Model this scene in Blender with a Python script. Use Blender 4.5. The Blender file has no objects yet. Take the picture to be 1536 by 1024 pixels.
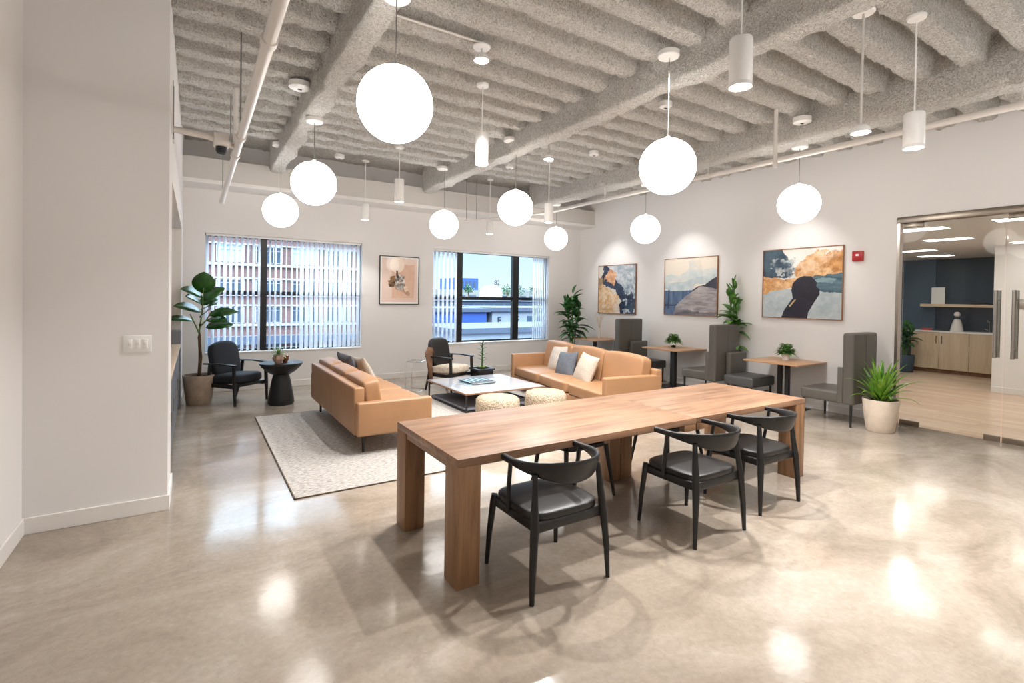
import bpy, bmesh, math, random
import numpy as np
from mathutils import Vector, Matrix, noise
PI = math.pi
S = bpy.context.scene
COL = S.collection
random.seed(7)

# ------------------------------------------------------------------ materials
def new_mat(name):
    m = bpy.data.materials.new(name); m.use_nodes = True
    nt = m.node_tree
    b = nt.nodes['Principled BSDF']
    return m, nt, b

def srgb(r, g, b):
    f = lambda c: (c/255/12.92) if c/255 <= 0.04045 else ((c/255+0.055)/1.055)**2.4
    return (f(r), f(g), f(b), 1)

def plain(name, rgb, rough=0.5, metal=0.0, bump=0, bscale=200, spec=None, var=0.0, vscale=8, coat=0):
    m, nt, b = new_mat(name)
    c = srgb(*rgb)
    b.inputs['Base Color'].default_value = c
    b.inputs['Roughness'].default_value = rough
    b.inputs['Metallic'].default_value = metal
    if spec is not None: b.inputs['Specular IOR Level'].default_value = spec
    if coat: b.inputs['Coat Weight'].default_value = coat; b.inputs['Coat Roughness'].default_value = .05
    tc = nt.nodes.new('ShaderNodeTexCoord')
    if var:
        n = nt.nodes.new('ShaderNodeTexNoise'); n.inputs['Scale'].default_value = vscale; n.inputs['Detail'].default_value = 5
        nt.links.new(tc.outputs['Object'], n.inputs['Vector'])
        r = nt.nodes.new('ShaderNodeValToRGB')
        r.color_ramp.elements[0].position = .3; r.color_ramp.elements[1].position = .7
        r.color_ramp.elements[0].color = tuple(x*(1-var) for x in c[:3])+(1,)
        r.color_ramp.elements[1].color = tuple(min(1, x*(1+var)) for x in c[:3])+(1,)
        nt.links.new(n.outputs['Fac'], r.inputs['Fac']); nt.links.new(r.outputs['Color'], b.inputs['Base Color'])
    if bump:
        n2 = nt.nodes.new('ShaderNodeTexNoise'); n2.inputs['Scale'].default_value = bscale; n2.inputs['Detail'].default_value = 4
        nt.links.new(tc.outputs['Object'], n2.inputs['Vector'])
        bp = nt.nodes.new('ShaderNodeBump'); bp.inputs['Strength'].default_value = bump; bp.inputs['Distance'].default_value = .01
        nt.links.new(n2.outputs['Fac'], bp.inputs['Height']); nt.links.new(bp.outputs['Normal'], b.inputs['Normal'])
    return m

def emit(name, rgb, strength):
    m = bpy.data.materials.new(name); m.use_nodes = True
    nt = m.node_tree; nt.nodes.clear()
    e = nt.nodes.new('ShaderNodeEmission'); o = nt.nodes.new('ShaderNodeOutputMaterial')
    e.inputs['Color'].default_value = srgb(*rgb); e.inputs['Strength'].default_value = strength
    nt.links.new(e.outputs[0], o.inputs[0]); return m

def wood(name, c1, c2, axis='X', scale=1.0, rough=0.35, fine=1.0):
    """long grain along one object axis"""
    m, nt, b = new_mat(name)
    tc = nt.nodes.new('ShaderNodeTexCoord'); mp = nt.nodes.new('ShaderNodeMapping')
    s = {'X': (1.2, 16, 16), 'Y': (16, 1.2, 16), 'Z': (16, 16, 1.2)}[axis]
    mp.inputs['Scale'].default_value = tuple(v*scale for v in s)
    nt.links.new(tc.outputs['Object'], mp.inputs['Vector'])
    n = nt.nodes.new('ShaderNodeTexNoise'); n.inputs['Scale'].default_value = 1.0; n.inputs['Detail'].default_value = 7; n.inputs['Roughness'].default_value = .62; n.inputs['Distortion'].default_value = .6
    nt.links.new(mp.outputs[0], n.inputs['Vector'])
    r = nt.nodes.new('ShaderNodeValToRGB'); r.color_ramp.elements[0].position = .3; r.color_ramp.elements[1].position = .7
    r.color_ramp.elements[0].color = srgb(*c1); r.color_ramp.elements[1].color = srgb(*c2)
    nt.links.new(n.outputs['Fac'], r.inputs['Fac'])
    mp2 = nt.nodes.new('ShaderNodeMapping'); mp2.inputs['Scale'].default_value = tuple(v*scale*7 for v in s)
    nt.links.new(tc.outputs['Object'], mp2.inputs['Vector'])
    n2 = nt.nodes.new('ShaderNodeTexNoise'); n2.inputs['Scale'].default_value = 1; n2.inputs['Detail'].default_value = 3
    nt.links.new(mp2.outputs[0], n2.inputs['Vector'])
    mx = nt.nodes.new('ShaderNodeMix'); mx.data_type = 'RGBA'; mx.blend_type = 'MULTIPLY'; mx.inputs[0].default_value = .35*fine
    nt.links.new(r.outputs['Color'], mx.inputs[6]); nt.links.new(n2.outputs['Fac'], mx.inputs[7])
    g = nt.nodes.new('ShaderNodeGamma'); g.inputs[1].default_value = .85
    nt.links.new(mx.outputs[2], g.inputs[0]); nt.links.new(g.outputs[0], b.inputs['Base Color'])
    b.inputs['Roughness'].default_value = rough
    bp = nt.nodes.new('ShaderNodeBump'); bp.inputs['Strength'].default_value = .08; bp.inputs['Distance'].default_value = .004
    nt.links.new(n2.outputs['Fac'], bp.inputs['Height']); nt.links.new(bp.outputs['Normal'], b.inputs['Normal'])
    return m

def concrete_floor():
    m, nt, b = new_mat('polished_concrete')
    tc = nt.nodes.new('ShaderNodeTexCoord')
    def nz(scale, detail, rough=.6, dist=0.0, sc=(1, 1, 1), rot=0):
        mp = nt.nodes.new('ShaderNodeMapping'); mp.inputs['Scale'].default_value = sc; mp.inputs['Rotation'].default_value = (0, 0, rot)
        nt.links.new(tc.outputs['Object'], mp.inputs['Vector'])
        n = nt.nodes.new('ShaderNodeTexNoise'); n.inputs['Scale'].default_value = scale; n.inputs['Detail'].default_value = detail
        n.inputs['Roughness'].default_value = rough; n.inputs['Distortion'].default_value = dist
        nt.links.new(mp.outputs[0], n.inputs['Vector']); return n
    a = nz(.9, 8, .62, .8, (1, 1.6, 1), .5)
    r = nt.nodes.new('ShaderNodeValToRGB'); cr = r.color_ramp
    cr.elements[0].position = .30; cr.elements[0].color = srgb(132, 119, 105)
    cr.elements[1].position = .72; cr.elements[1].color = srgb(176, 165, 153)
    e = cr.elements.new(.5); e.color = srgb(157, 144, 130)
    nt.links.new(a.outputs['Fac'], r.inputs['Fac'])
    c = nz(26, 6, .7, .4)
    mx = nt.nodes.new('ShaderNodeMix'); mx.data_type = 'RGBA'; mx.blend_type = 'OVERLAY'; mx.inputs[0].default_value = .28
    nt.links.new(r.outputs['Color'], mx.inputs[6]); nt.links.new(c.outputs['Fac'], mx.inputs[7])
    d = nz(140, 2, .5)
    r2 = nt.nodes.new('ShaderNodeValToRGB'); r2.color_ramp.elements[0].position = .26; r2.color_ramp.elements[1].position = .33
    r2.color_ramp.elements[0].color = (.45, .42, .38, 1)
    nt.links.new(d.outputs['Fac'], r2.inputs['Fac'])
    m3 = nt.nodes.new('ShaderNodeMix'); m3.data_type = 'RGBA'; m3.blend_type = 'MULTIPLY'; m3.inputs[0].default_value = .6
    nt.links.new(mx.outputs[2], m3.inputs[6]); nt.links.new(r2.outputs['Color'], m3.inputs[7])
    nt.links.new(m3.outputs[2], b.inputs['Base Color'])
    rr = nt.nodes.new('ShaderNodeMapRange'); rr.inputs[3].default_value = .08; rr.inputs[4].default_value = .17
    g = nz(3, 5, .6, .5)
    nt.links.new(g.outputs['Fac'], rr.inputs[0]); nt.links.new(rr.outputs[0], b.inputs['Roughness'])
    b.inputs['Specular IOR Level'].default_value = .6
    bp = nt.nodes.new('ShaderNodeBump'); bp.inputs['Strength'].default_value = .05; bp.inputs['Distance'].default_value = .02
    w = nz(5, 3)
    nt.links.new(w.outputs['Fac'], bp.inputs['Height']); nt.links.new(bp.outputs['Normal'], b.inputs['Normal'])
    return m

def fireproofing():
    m, nt, b = new_mat('sprayed_fireproofing')
    tc = nt.nodes.new('ShaderNodeTexCoord')
    n = nt.nodes.new('ShaderNodeTexNoise'); n.inputs['Scale'].default_value = 40; n.inputs['Detail'].default_value = 4; n.inputs['Roughness'].default_value = .62; n.inputs['Distortion'].default_value = 1.8
    nt.links.new(tc.outputs['Object'], n.inputs['Vector'])
    r = nt.nodes.new('ShaderNodeValToRGB'); r.color_ramp.elements[0].position = .34; r.color_ramp.elements[1].position = .56
    r.color_ramp.elements[0].color = srgb(203, 196, 187); r.color_ramp.elements[1].color = srgb(255, 252, 246)
    nt.links.new(n.outputs['Fac'], r.inputs['Fac']); nt.links.new(r.outputs['Color'], b.inputs['Base Color'])
    bp = nt.nodes.new('ShaderNodeBump'); bp.inputs['Strength'].default_value = 1; bp.inputs['Distance'].default_value = .05
    nt.links.new(n.outputs['Fac'], bp.inputs['Height']); nt.links.new(bp.outputs['Normal'], b.inputs['Normal'])
    b.inputs['Roughness'].default_value = .95; b.inputs['Specular IOR Level'].default_value = .1
    return m

def glass_mat(name, tint=(1, 1, 1), refl=.10):
    m = bpy.data.materials.new(name); m.use_nodes = True
    nt = m.node_tree; nt.nodes.clear()
    o = nt.nodes.new('ShaderNodeOutputMaterial'); t = nt.nodes.new('ShaderNodeBsdfTransparent'); g = nt.nodes.new('ShaderNodeBsdfGlossy')
    t.inputs[0].default_value = (*tint, 1); g.inputs['Roughness'].default_value = .01
    lw = nt.nodes.new('ShaderNodeFresnel'); lw.inputs[0].default_value = 1.35
    mt = nt.nodes.new('ShaderNodeMath'); mt.operation = 'MULTIPLY'; mt.inputs[1].default_value = refl*8; mt.use_clamp = True
    mx = nt.nodes.new('ShaderNodeMixShader')
    nt.links.new(lw.outputs[0], mt.inputs[0]); nt.links.new(mt.outputs[0], mx.inputs[0])
    nt.links.new(t.outputs[0], mx.inputs[1]); nt.links.new(g.outputs[0], mx.inputs[2]); nt.links.new(mx.outputs[0], o.inputs[0])
    return m

def translucent_mat(name, rgb, fac=.5):
    m = bpy.data.materials.new(name); m.use_nodes = True
    nt = m.node_tree; nt.nodes.clear()
    o = nt.nodes.new('ShaderNodeOutputMaterial'); d = nt.nodes.new('ShaderNodeBsdfDiffuse'); t = nt.nodes.new('ShaderNodeBsdfTranslucent'); mx = nt.nodes.new('ShaderNodeMixShader')
    d.inputs[0].default_value = srgb(*rgb); t.inputs[0].default_value = srgb(*rgb); mx.inputs[0].default_value = fac
    nt.links.new(d.outputs[0], mx.inputs[1]); nt.links.new(t.outputs[0], mx.inputs[2]); nt.links.new(mx.outputs[0], o.inputs[0])
    return m

def leaf_mat(name, c1, c2, rough=.35):
    m, nt, b = new_mat(name)
    tc = nt.nodes.new('ShaderNodeTexCoord'); n = nt.nodes.new('ShaderNodeTexNoise'); n.inputs['Scale'].default_value = 9; n.inputs['Detail'].default_value = 3
    nt.links.new(tc.outputs['Object'], n.inputs['Vector'])
    r = nt.nodes.new('ShaderNodeValToRGB'); r.color_ramp.elements[0].position = .35; r.color_ramp.elements[1].position = .65
    r.color_ramp.elements[0].color = srgb(*c1); r.color_ramp.elements[1].color = srgb(*c2)
    nt.links.new(n.outputs['Fac'], r.inputs['Fac']); nt.links.new(r.outputs['Color'], b.inputs['Base Color'])
    b.inputs['Roughness'].default_value = rough
    return m

def fleece(name, c1, c2, scale=90, bump=1.0, dist=.02):
    m, nt, b = new_mat(name)
    tc = nt.nodes.new('ShaderNodeTexCoord'); n = nt.nodes.new('ShaderNodeTexNoise'); n.inputs['Scale'].default_value = scale; n.inputs['Detail'].default_value = 4
    nt.links.new(tc.outputs['Object'], n.inputs['Vector'])
    r = nt.nodes.new('ShaderNodeValToRGB'); r.color_ramp.elements[0].position = .32; r.color_ramp.elements[1].position = .66
    r.color_ramp.elements[0].color = srgb(*c1); r.color_ramp.elements[1].color = srgb(*c2)
    nt.links.new(n.outputs['Fac'], r.inputs['Fac']); nt.links.new(r.outputs['Color'], b.inputs['Base Color'])
    bp = nt.nodes.new('ShaderNodeBump'); bp.inputs['Strength'].default_value = bump; bp.inputs['Distance'].default_value = dist
    nt.links.new(n.outputs['Fac'], bp.inputs['Height']); nt.links.new(bp.outputs['Normal'], b.inputs['Normal'])
    b.inputs['Roughness'].default_value = .95; b.inputs['Specular IOR Level'].default_value = .1
    return m

def rug_mat():
    m, nt, b = new_mat('woven_rug')
    tc = nt.nodes.new('ShaderNodeTexCoord')
    mp = nt.nodes.new('ShaderNodeMapping'); mp.inputs['Scale'].default_value = (22, 80, 1); nt.links.new(tc.outputs['Object'], mp.inputs[0])
    n = nt.nodes.new('ShaderNodeTexNoise'); n.inputs['Scale'].default_value = 1; n.inputs['Detail'].default_value = 5; n.inputs['Roughness'].default_value = .7
    nt.links.new(mp.outputs[0], n.inputs['Vector'])
    r = nt.nodes.new('ShaderNodeValToRGB'); r.color_ramp.elements[0].position = .34; r.color_ramp.elements[1].position = .6
    r.color_ramp.elements[0].color = srgb(122, 116, 111); r.color_ramp.elements[1].color = srgb(198, 192, 186)
    nt.links.new(n.outputs['Fac'], r.inputs['Fac']); nt.links.new(r.outputs['Color'], b.inputs['Base Color'])
    bp = nt.nodes.new('ShaderNodeBump'); bp.inputs['Strength'].default_value = .6; bp.inputs['Distance'].default_value = .006
    nt.links.new(n.outputs['Fac'], bp.inputs['Height']); nt.links.new(bp.outputs['Normal'], b.inputs['Normal'])
    b.inputs['Roughness'].default_value = .95; b.inputs['Specular IOR Level'].default_value = .1
    return m

def plank_mat():
    m, nt, b = new_mat('pale_plank_floor')
    tc = nt.nodes.new('ShaderNodeTexCoord')
    br = nt.nodes.new('ShaderNodeTexBrick'); br.inputs['Scale'].default_value = 1
    br.inputs['Brick Width'].default_value = 1.2; br.inputs['Row Height'].default_value = .18; br.inputs['Mortar Size'].default_value = .002
    br.inputs['Color1'].default_value = srgb(222, 196, 172); br.inputs['Color2'].default_value = srgb(206, 174, 150); br.inputs['Mortar'].default_value = srgb(170, 148, 128)
    mp = nt.nodes.new('ShaderNodeMapping'); mp.inputs['Rotation'].default_value = (0, 0, PI/2); nt.links.new(tc.outputs['Object'], mp.inputs[0]); nt.links.new(mp.outputs[0], br.inputs['Vector'])
    mp2 = nt.nodes.new('ShaderNodeMapping'); mp2.inputs['Scale'].default_value = (8, .8, 1); nt.links.new(tc.outputs['Object'], mp2.inputs[0])
    n = nt.nodes.new('ShaderNodeTexNoise'); n.inputs['Scale'].default_value = 1.5; n.inputs['Detail'].default_value = 6; nt.links.new(mp2.outputs[0], n.inputs['Vector'])
    mx = nt.nodes.new('ShaderNodeMix'); mx.data_type = 'RGBA'; mx.blend_type = 'OVERLAY'; mx.inputs[0].default_value = .5
    nt.links.new(br.outputs['Color'], mx.inputs[6]); nt.links.new(n.outputs['Fac'], mx.inputs[7]); nt.links.new(mx.outputs[2], b.inputs['Base Color'])
    b.inputs['Roughness'].default_value = .3
    return m

def brick_mat():
    m, nt, b = new_mat('red_brick_facade')
    tc = nt.nodes.new('ShaderNodeTexCoord'); br = nt.nodes.new('ShaderNodeTexBrick'); br.inputs['Scale'].default_value = 2.2
    br.inputs['Color1'].default_value = srgb(112, 80, 76); br.inputs['Color2'].default_value = srgb(96, 68, 66); br.inputs['Mortar'].default_value = srgb(118, 100, 98)
    mp = nt.nodes.new('ShaderNodeMapping'); mp.inputs['Rotation'].default_value = (PI/2, 0, 0); nt.links.new(tc.outputs['Object'], mp.inputs[0]); nt.links.new(mp.outputs[0], br.inputs['Vector'])
    nt.links.new(br.outputs['Color'], b.inputs['Base Color']); b.inputs['Roughness'].default_value = .9
    return m

def vcol_mat(name, rough=.35, coat=.6):
    m, nt, b = new_mat(name)
    a = nt.nodes.new('ShaderNodeVertexColor'); a.layer_name = 'paint'
    nt.links.new(a.outputs[0], b.inputs['Base Color']); b.inputs['Roughness'].default_value = rough
    b.inputs['Coat Weight'].default_value = coat; b.inputs['Coat Roughness'].default_value = .02
    return m

M = dict(
    wall=plain('white_wall_paint', (232, 229, 227), .75, bump=.04, bscale=300, spec=.2),
    trim=plain('white_trim_paint', (232, 228, 224), .4),
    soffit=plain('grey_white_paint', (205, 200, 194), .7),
    deck=plain('dark_deck', (120, 116, 110), .9, bump=.5, bscale=40),
    pipe=plain('white_painted_metal', (225, 220, 214), .35),
    white=plain('white_enamel', (240, 238, 235), .35),
    grill=plain('grey_plastic', (120, 118, 115), .5),
    black=plain('black_stained_wood', (26, 25, 25), .42, var=.2, vscale=20),
    blackmet=plain('black_powder_coat', (22, 22, 23), .45),
    blackleather=plain('black_leather', (30, 28, 27), .40, bump=.12, bscale=160),
    navyfab=plain('charcoal_navy_fabric', (38, 41, 48), .8, bump=.3, bscale=400),
    booth=plain('dark_olive_grey_vinyl', (88, 84, 78), .42, bump=.08, bscale=180),
    boothdark=plain('dark_grey_vinyl_seat', (76, 76, 75), .45, bump=.08, bscale=180),
    tan=plain('tan_leather', (160, 119, 84), .42, bump=.15, bscale=120, var=.08, vscale=3),
    tanlight=plain('light_tan_leather', (196, 150, 116), .42, bump=.15, bscale=120, var=.08, vscale=3),
    walnut_x=wood('walnut_grain_x', (104, 72, 52), (166, 122, 90), 'X', 1.0, .36),
    walnut_z=wood('walnut_grain_z', (110, 74, 46), (164, 118, 80), 'Z', 1.2, .45),
    oak_x=wood('oak_table_grain', (166, 118, 80), (206, 158, 116), 'Y', 1.0, .4),
    oak_kitchen=wood('pale_oak_cabinet', (196, 168, 134), (222, 198, 166), 'Z', .8, .5, .6),
    frame_wood=wood('picture_frame_wood', (120, 76, 44), (164, 110, 70), 'Z', 2, .4),
    concrete=concrete_floor(), spray=fireproofing(),
    rug=rug_mat(), planks=plank_mat(),
    rugedge=plain('rug_binding', (90, 76, 62), .9),
    pot=plain('stone_planter', (176, 156, 136), .8, var=.14, vscale=9, bump=.3, bscale=60),
    potpale=plain('beige_stone_planter', (206, 190, 172), .75, var=.08, vscale=10, bump=.2, bscale=60),
    soil=plain('potting_soil', (48, 36, 28), .95, bump=.8, bscale=60),
    potpink=plain('dusty_pink_ceramic', (186, 152, 136), .6),
    potwhite=plain('white_ceramic', (226, 220, 214), .4),
    potblack=plain('black_planter', (30, 30, 32), .4),
    leaf_rubber=leaf_mat('rubber_leaf', (24, 66, 22), (44, 98, 32), .25),
    leaf_dark=leaf_mat('dark_green_leaf', (26, 70, 34), (60, 116, 50), .35),
    leaf_mid=leaf_mat('mid_green_leaf', (52, 100, 42), (110, 160, 74), .4),
    leaf_bright=leaf_mat('bright_green_leaf', (62, 122, 26), (140, 184, 66), .35),
    leaf_pale=leaf_mat('yellow_green_leaf', (96, 134, 54), (176, 196, 104), .4),
    bark=plain('brown_bark', (96, 72, 50), .9, bump=.8, bscale=60, var=.3, vscale=25),
    stemgreen=plain('green_stem', (92, 124, 60), .5),
    steel=plain('brushed_steel', (176, 170, 162), .28, 1.0),
    chrome=plain('chrome', (215, 212, 208), .08, 1.0),
    bronze=plain('brushed_nickel', (150, 140, 128), .3, 1.0),
    glass=glass_mat('clear_glass', (.965, .985, .975), .06),
    winglass=glass_mat('window_glass', (.95, .98, 1), .04),
    globe=emit('opal_globe_light', (255, 250, 244), 7.8),
    lens=emit('downlight_lens', (255, 246, 232), 20.0),
    troffer=emit('ceiling_panel_light', (255, 250, 242), 9.0),
    vane=translucent_mat('white_blind_vane', (246, 247, 250), .6),
    alu=plain('black_window_aluminium', (24, 25, 28), .4),
    tabletop=plain('pale_blue_white_top', (206, 212, 222), .08, coat=.6),
    cushion_cream=fleece('cream_woven', (156, 144, 130), (204, 192, 178), 120, .6, .01),
    cushion_grey=fleece('slate_woven', (74, 78, 86), (118, 122, 130), 140, .6, .01),
    cushion_white=fleece('pale_woven', (160, 150, 140), (208, 198, 186), 140, .6, .01),
    pouffleece=fleece('boucle', (158, 136, 110), (220, 202, 178), 60, 1.0, .03),
    hide=fleece('cream_hide', (206, 188, 166), (236, 224, 206), 30, .4, .01),
    hidebrown=plain('brown_hide_frame', (128, 92, 66), .7, var=.3, vscale=12),
    red=plain('red_plastic', (176, 28, 34), .35),
    navy=plain('navy_wall_paint', (58, 74, 90), .7),
    navylight=plain('blue_grey_wall_paint', (84, 104, 124), .7),
    grey_cab=plain('grey_cabinet_paint', (112, 116, 122), .5),
    niche=plain('beige_niche_paint', (206, 198, 184), .7),
    counter_oak=wood('light_oak_counter', (214, 184, 150), (234, 208, 176), 'Y', 1, .4, .5),
    counter_white=plain('white_quartz', (236, 232, 228), .25),
    paper=plain('white_paper', (236, 236, 234), .6),
    brick=brick_mat(),
    stone=plain('pale_stone_band', (150, 146, 150), .8),
    offglass=plain('office_window_glass', (60, 72, 86), .12),
    offglass2=plain('pale_curtained_glass', (150, 176, 190), .2),
    asphalt=plain('street_asphalt', (120, 122, 130), .9),
    citywhite=plain('white_render', (122, 128, 140), .8),
    cityblue=plain('blue_metal_roof', (36, 68, 140), .5),
    citygrey=plain('grey_roof', (64, 72, 88), .8),
    citycream=plain('cream_render', (118, 116, 112), .8),
    ink=plain('black_lettering', (28, 30, 36), .6),
    dryreed=plain('dried_grass_stems', (206, 184, 156), .8),
    magblue=plain('blue_magazine_cover', (22, 40, 54), .5, var=.5, vscale=14),
    magcyan=plain('pale_magazine_cover', (150, 190, 200), .3, var=.3, vscale=20),
    copper=plain('copper_pot', (150, 96, 66), .4, .6),
)

# ------------------------------------------------------------------ geometry helpers
class G:
    """collects shapes into one mesh"""
    def __init__(s): s.v = []; s.f = []; s.m = []
    def add(s, vs, fs, T=None, mi=0):
        o = len(s.v)
        for p in vs:
            p = Vector(p)
            s.v.append(T @ p if T else p)
        for f in fs: s.f.append([i+o for i in f]); s.m.append(mi)
        return s
    def box(s, x0, x1, y0, y1, z0, z1, T=None, mi=0):
        v = [(x, y, z) for x in (x0, x1) for y in (y0, y1) for z in (z0, z1)]
        f = [(0, 1, 3, 2), (4, 6, 7, 5), (0, 4, 5, 1), (2, 3, 7, 6), (0, 2, 6, 4), (1, 5, 7, 3)]
        return s.add(v, f, T, mi)
    def rbox(s, x0, x1, y0, y1, z0, z1, r=.01, seg=3, T=None, mi=0):
        bm = bmesh.new(); bmesh.ops.create_cube(bm, size=1)
        for v in bm.verts:
            v.co = Vector(((x0+x1)/2+v.co.x*(x1-x0), (y0+y1)/2+v.co.y*(y1-y0), (z0+z1)/2+v.co.z*(z1-z0)))
        r = min(r, .49*min(x1-x0, y1-y0, z1-z0))
        bmesh.ops.bevel(bm, geom=bm.edges[:], offset=r, segments=seg, profile=.5, affect='EDGES')
        bm.verts.index_update()
        s.add([v.co.copy() for v in bm.verts], [[v.index for v in f.verts] for f in bm.faces], T, mi); bm.free(); return s
    def puff(s, sx, sy, sz, T=None, e=4.0, n=14, crown=.0, mi=0, pinch=0.0):
        """cushion: rounded super-ellipsoid block centred at the origin"""
        vs = []; idx = {}; fs = []
        def vert(a, b, c):
            k = (round(a, 5), round(b, 5), round(c, 5))
            if k in idx: return idx[k]
            L = (abs(a)**e+abs(b)**e+abs(c)**e)**(1/e)
            x, y, z = a/L, b/L, c/L
            th = 1+crown*(1-abs(x)**2)*(1-abs(y)**2)
            if pinch:
                q = max(abs(x), abs(y)); th *= 1-pinch*q**3
            idx[k] = len(vs); vs.append((x*sx/2, y*sy/2, z*sz/2*th)); return idx[k]
        for ax in range(3):
            for sg in (-1, 1):
                for i in range(n):
                    for j in range(n):
                        q = []
                        for (di, dj) in ((0, 0), (1, 0), (1, 1), (0, 1)):
                            a = -1+2*(i+di)/n; b = -1+2*(j+dj)/n
                            c = [0, 0, 0]; c[ax] = sg; c[(ax+1) % 3] = a; c[(ax+2) % 3] = b
                            q.append(vert(*c))
                        fs.append(q if sg > 0 else q[::-1])
        return s.add(vs, fs, T, mi)
    def lathe(s, prof, n=32, T=None, mi=0, sx=1, sy=1):
        vs = []; fs = []
        for r, z in prof:
            for k in range(n): vs.append((r*math.cos(2*PI*k/n)*sx, r*math.sin(2*PI*k/n)*sy, z))
        for i in range(len(prof)-1):
            for k in range(n):
                fs.append((i*n+k, i*n+(k+1) % n, (i+1)*n+(k+1) % n, (i+1)*n+k))
        fs.append([k for k in range(n)][::-1]); fs.append([(len(prof)-1)*n+k for k in range(n)])
        return s.add(vs, fs, T, mi)
    def tube(s, pts, r, n=8, T=None, mi=0, sq=None):
        """swept round (or sq=(w,h) rounded flat) section along pts; r number or list"""
        pts = [Vector(p) for p in pts]; vs = []; fs = []; N = len(pts)
        up = Vector((0, 0, 1))
        for i, p in enumerate(pts):
            t = (pts[min(i+1, N-1)]-pts[max(i-1, 0)]).normalized()
            a = t.cross(up)
            if a.length < 1e-3: a = t.cross(Vector((0, 1, 0)))
            a.normalize(); b = a.cross(t).normalized()
            rr = r[i] if isinstance(r, (list, tuple)) else r
            for k in range(n):
                c, d = math.cos(2*PI*k/n), math.sin(2*PI*k/n)
                if sq:
                    w, h = sq[i] if isinstance(sq[0], (list, tuple)) else sq
                    e = .5
                    c = math.copysign(abs(c)**e, c)*w; d = math.copysign(abs(d)**e, d)*h
                    vs.append(p+a*c+b*d)
                else: vs.append(p+a*c*rr+b*d*rr)
        for i in range(N-1):
            for k in range(n): fs.append((i*n+k, i*n+(k+1) % n, (i+1)*n+(k+1) % n, (i+1)*n+k))
        fs.append([k for k in range(n)][::-1]); fs.append([(N-1)*n+k for k in range(n)])
        return s.add(vs, fs, T, mi)
    def taper(s, p0, p1, w0, w1, T=None, mi=0, d0=None, d1=None, n=12):
        """tapered rounded-square bar p0->p1"""
        d0 = d0 or w0; d1 = d1 or w1
        return s.tube([p0, p1], 1, n=n, T=T, mi=mi, sq=[(w0, d0), (w1, d1)])
    def leaf(s, base, d, up, L, W, droop=.3, fold=.15, n=8, prof='oval', mi=0, tip=1.0):
        base = Vector(base); d = Vector(d).normalized(); up = Vector(up)
        side = d.cross(up)
        if side.length < 1e-3: side = d.cross(Vector((1, 0, 0)))
        side.normalize(); nn = side.cross(d).normalized()
        vs = []; fs = []
        for i in range(n+1):
            t = i/n
            if prof == 'oval': w = math.sin(PI*t**.85)**.75
            elif prof == 'lance': w = math.sin(PI*t**.7)**.9
            else: w = (min(1, t*5+.35))*(1-t**2.2)
            w = max(w, .02)*W/2
            ang = droop*t
            c = base+d*(L*t*(1-.12*ang*t))-Vector((0, 0, 1))*(L*ang*t*.5)
            vs += [c-side*w+nn*w*fold*2, c-nn*.0, c+side*w+nn*w*fold*2]
        for i in range(n):
            a = i*3
            fs += [(a, a+1, a+4, a+3), (a+1, a+2, a+5, a+4)]
        return s.add(vs, fs, None, mi)
    def build(s, name, mat, parent=None, smooth=True, angle=40, solid=0, loc=None, rot=None):
        me = bpy.data.meshes.new(name); me.from_pydata([tuple(v) for v in s.v], [], s.f)
        mats = mat if isinstance(mat, (list, tuple)) else [mat]
        for m in mats: me.materials.append(m)
        if len(mats) > 1: me.polygons.foreach_set('material_index', s.m)
        me.update()
        if smooth:
            me.polygons.foreach_set('use_smooth', [True]*len(me.polygons)); me.set_sharp_from_angle(angle=math.radians(angle))
        o = bpy.data.objects.new(name, me); COL.objects.link(o)
        if parent: o.parent = parent
        if loc: o.location = loc
        if rot: o.rotation_euler = rot
        if solid:
            md = o.modifiers.new('thickness', 'SOLIDIFY'); md.thickness = solid; md.offset = 0
        return o

def tag(o, label=None, cat=None, group=None, kind=None):
    if label: o['label'] = label
    if cat: o['category'] = cat
    if group: o['group'] = group
    if kind: o['kind'] = kind
    return o
def thing(name, label, cat, loc=(0, 0, 0), rz=0, group=None):
    o = bpy.data.objects.new(name, None); COL.objects.link(o); o.location = loc; o.rotation_euler = (0, 0, rz)
    o.empty_display_size = .1
    return tag(o, label, cat, group)
def copy_tree(o, parent=None):
    c = o.copy(); COL.objects.link(c); c.parent = parent
    for ch in list(o.children): copy_tree(ch, c)
    return c
def Tm(x=0, y=0, z=0, rx=0, ry=0, rz=0):
    return Matrix.Translation((x, y, z)) @ Matrix.Rotation(rz, 4, 'Z') @ Matrix.Rotation(ry, 4, 'Y') @ Matrix.Rotation(rx, 4, 'X')
def structure(o): return tag(o, kind='structure')
# ------------------------------------------------------------------ room shell
XL, XR, YB, LX, YL, Y0 = -.17, 8.24, 9.82, -.99, 4.65, -3.6
ZT = 4.3
g = G(); g.box(LX-.2, XR+.08, Y0-.2, YB+.2, -.12, 0); structure(g.build('floor', M['concrete'], smooth=False))
ZJ, ZD = 3.95, 4.19                      # joist bottoms and deck between them
def joist_z(x, y):
    ph = (y-3.12)/.40
    s = .5-.5*math.cos(2*PI*ph)          # 0 in the gap, 1 on the rib
    s = min(1, max(0, (s-.34+.14*noise.noise((x*3, y*4, 11)))/.22)); s = s*s*(3-2*s)
    k = min(1, max(0, (8.55-y)/.15))
    z = ZD-(ZD-ZJ)*s*k
    z += .02*noise.noise((x*2.1, y*5, 0))+.022*noise.noise((x*9, y*9, 3))+.022*noise.noise((x*22, y*22, 5))
    return z
xs = np.arange(LX-.05, XR+.1, .035); ys = np.arange(Y0-.1, YB+.1, .025)
vs = [(x, y, joist_z(x, y)) for y in ys for x in xs]
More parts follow.
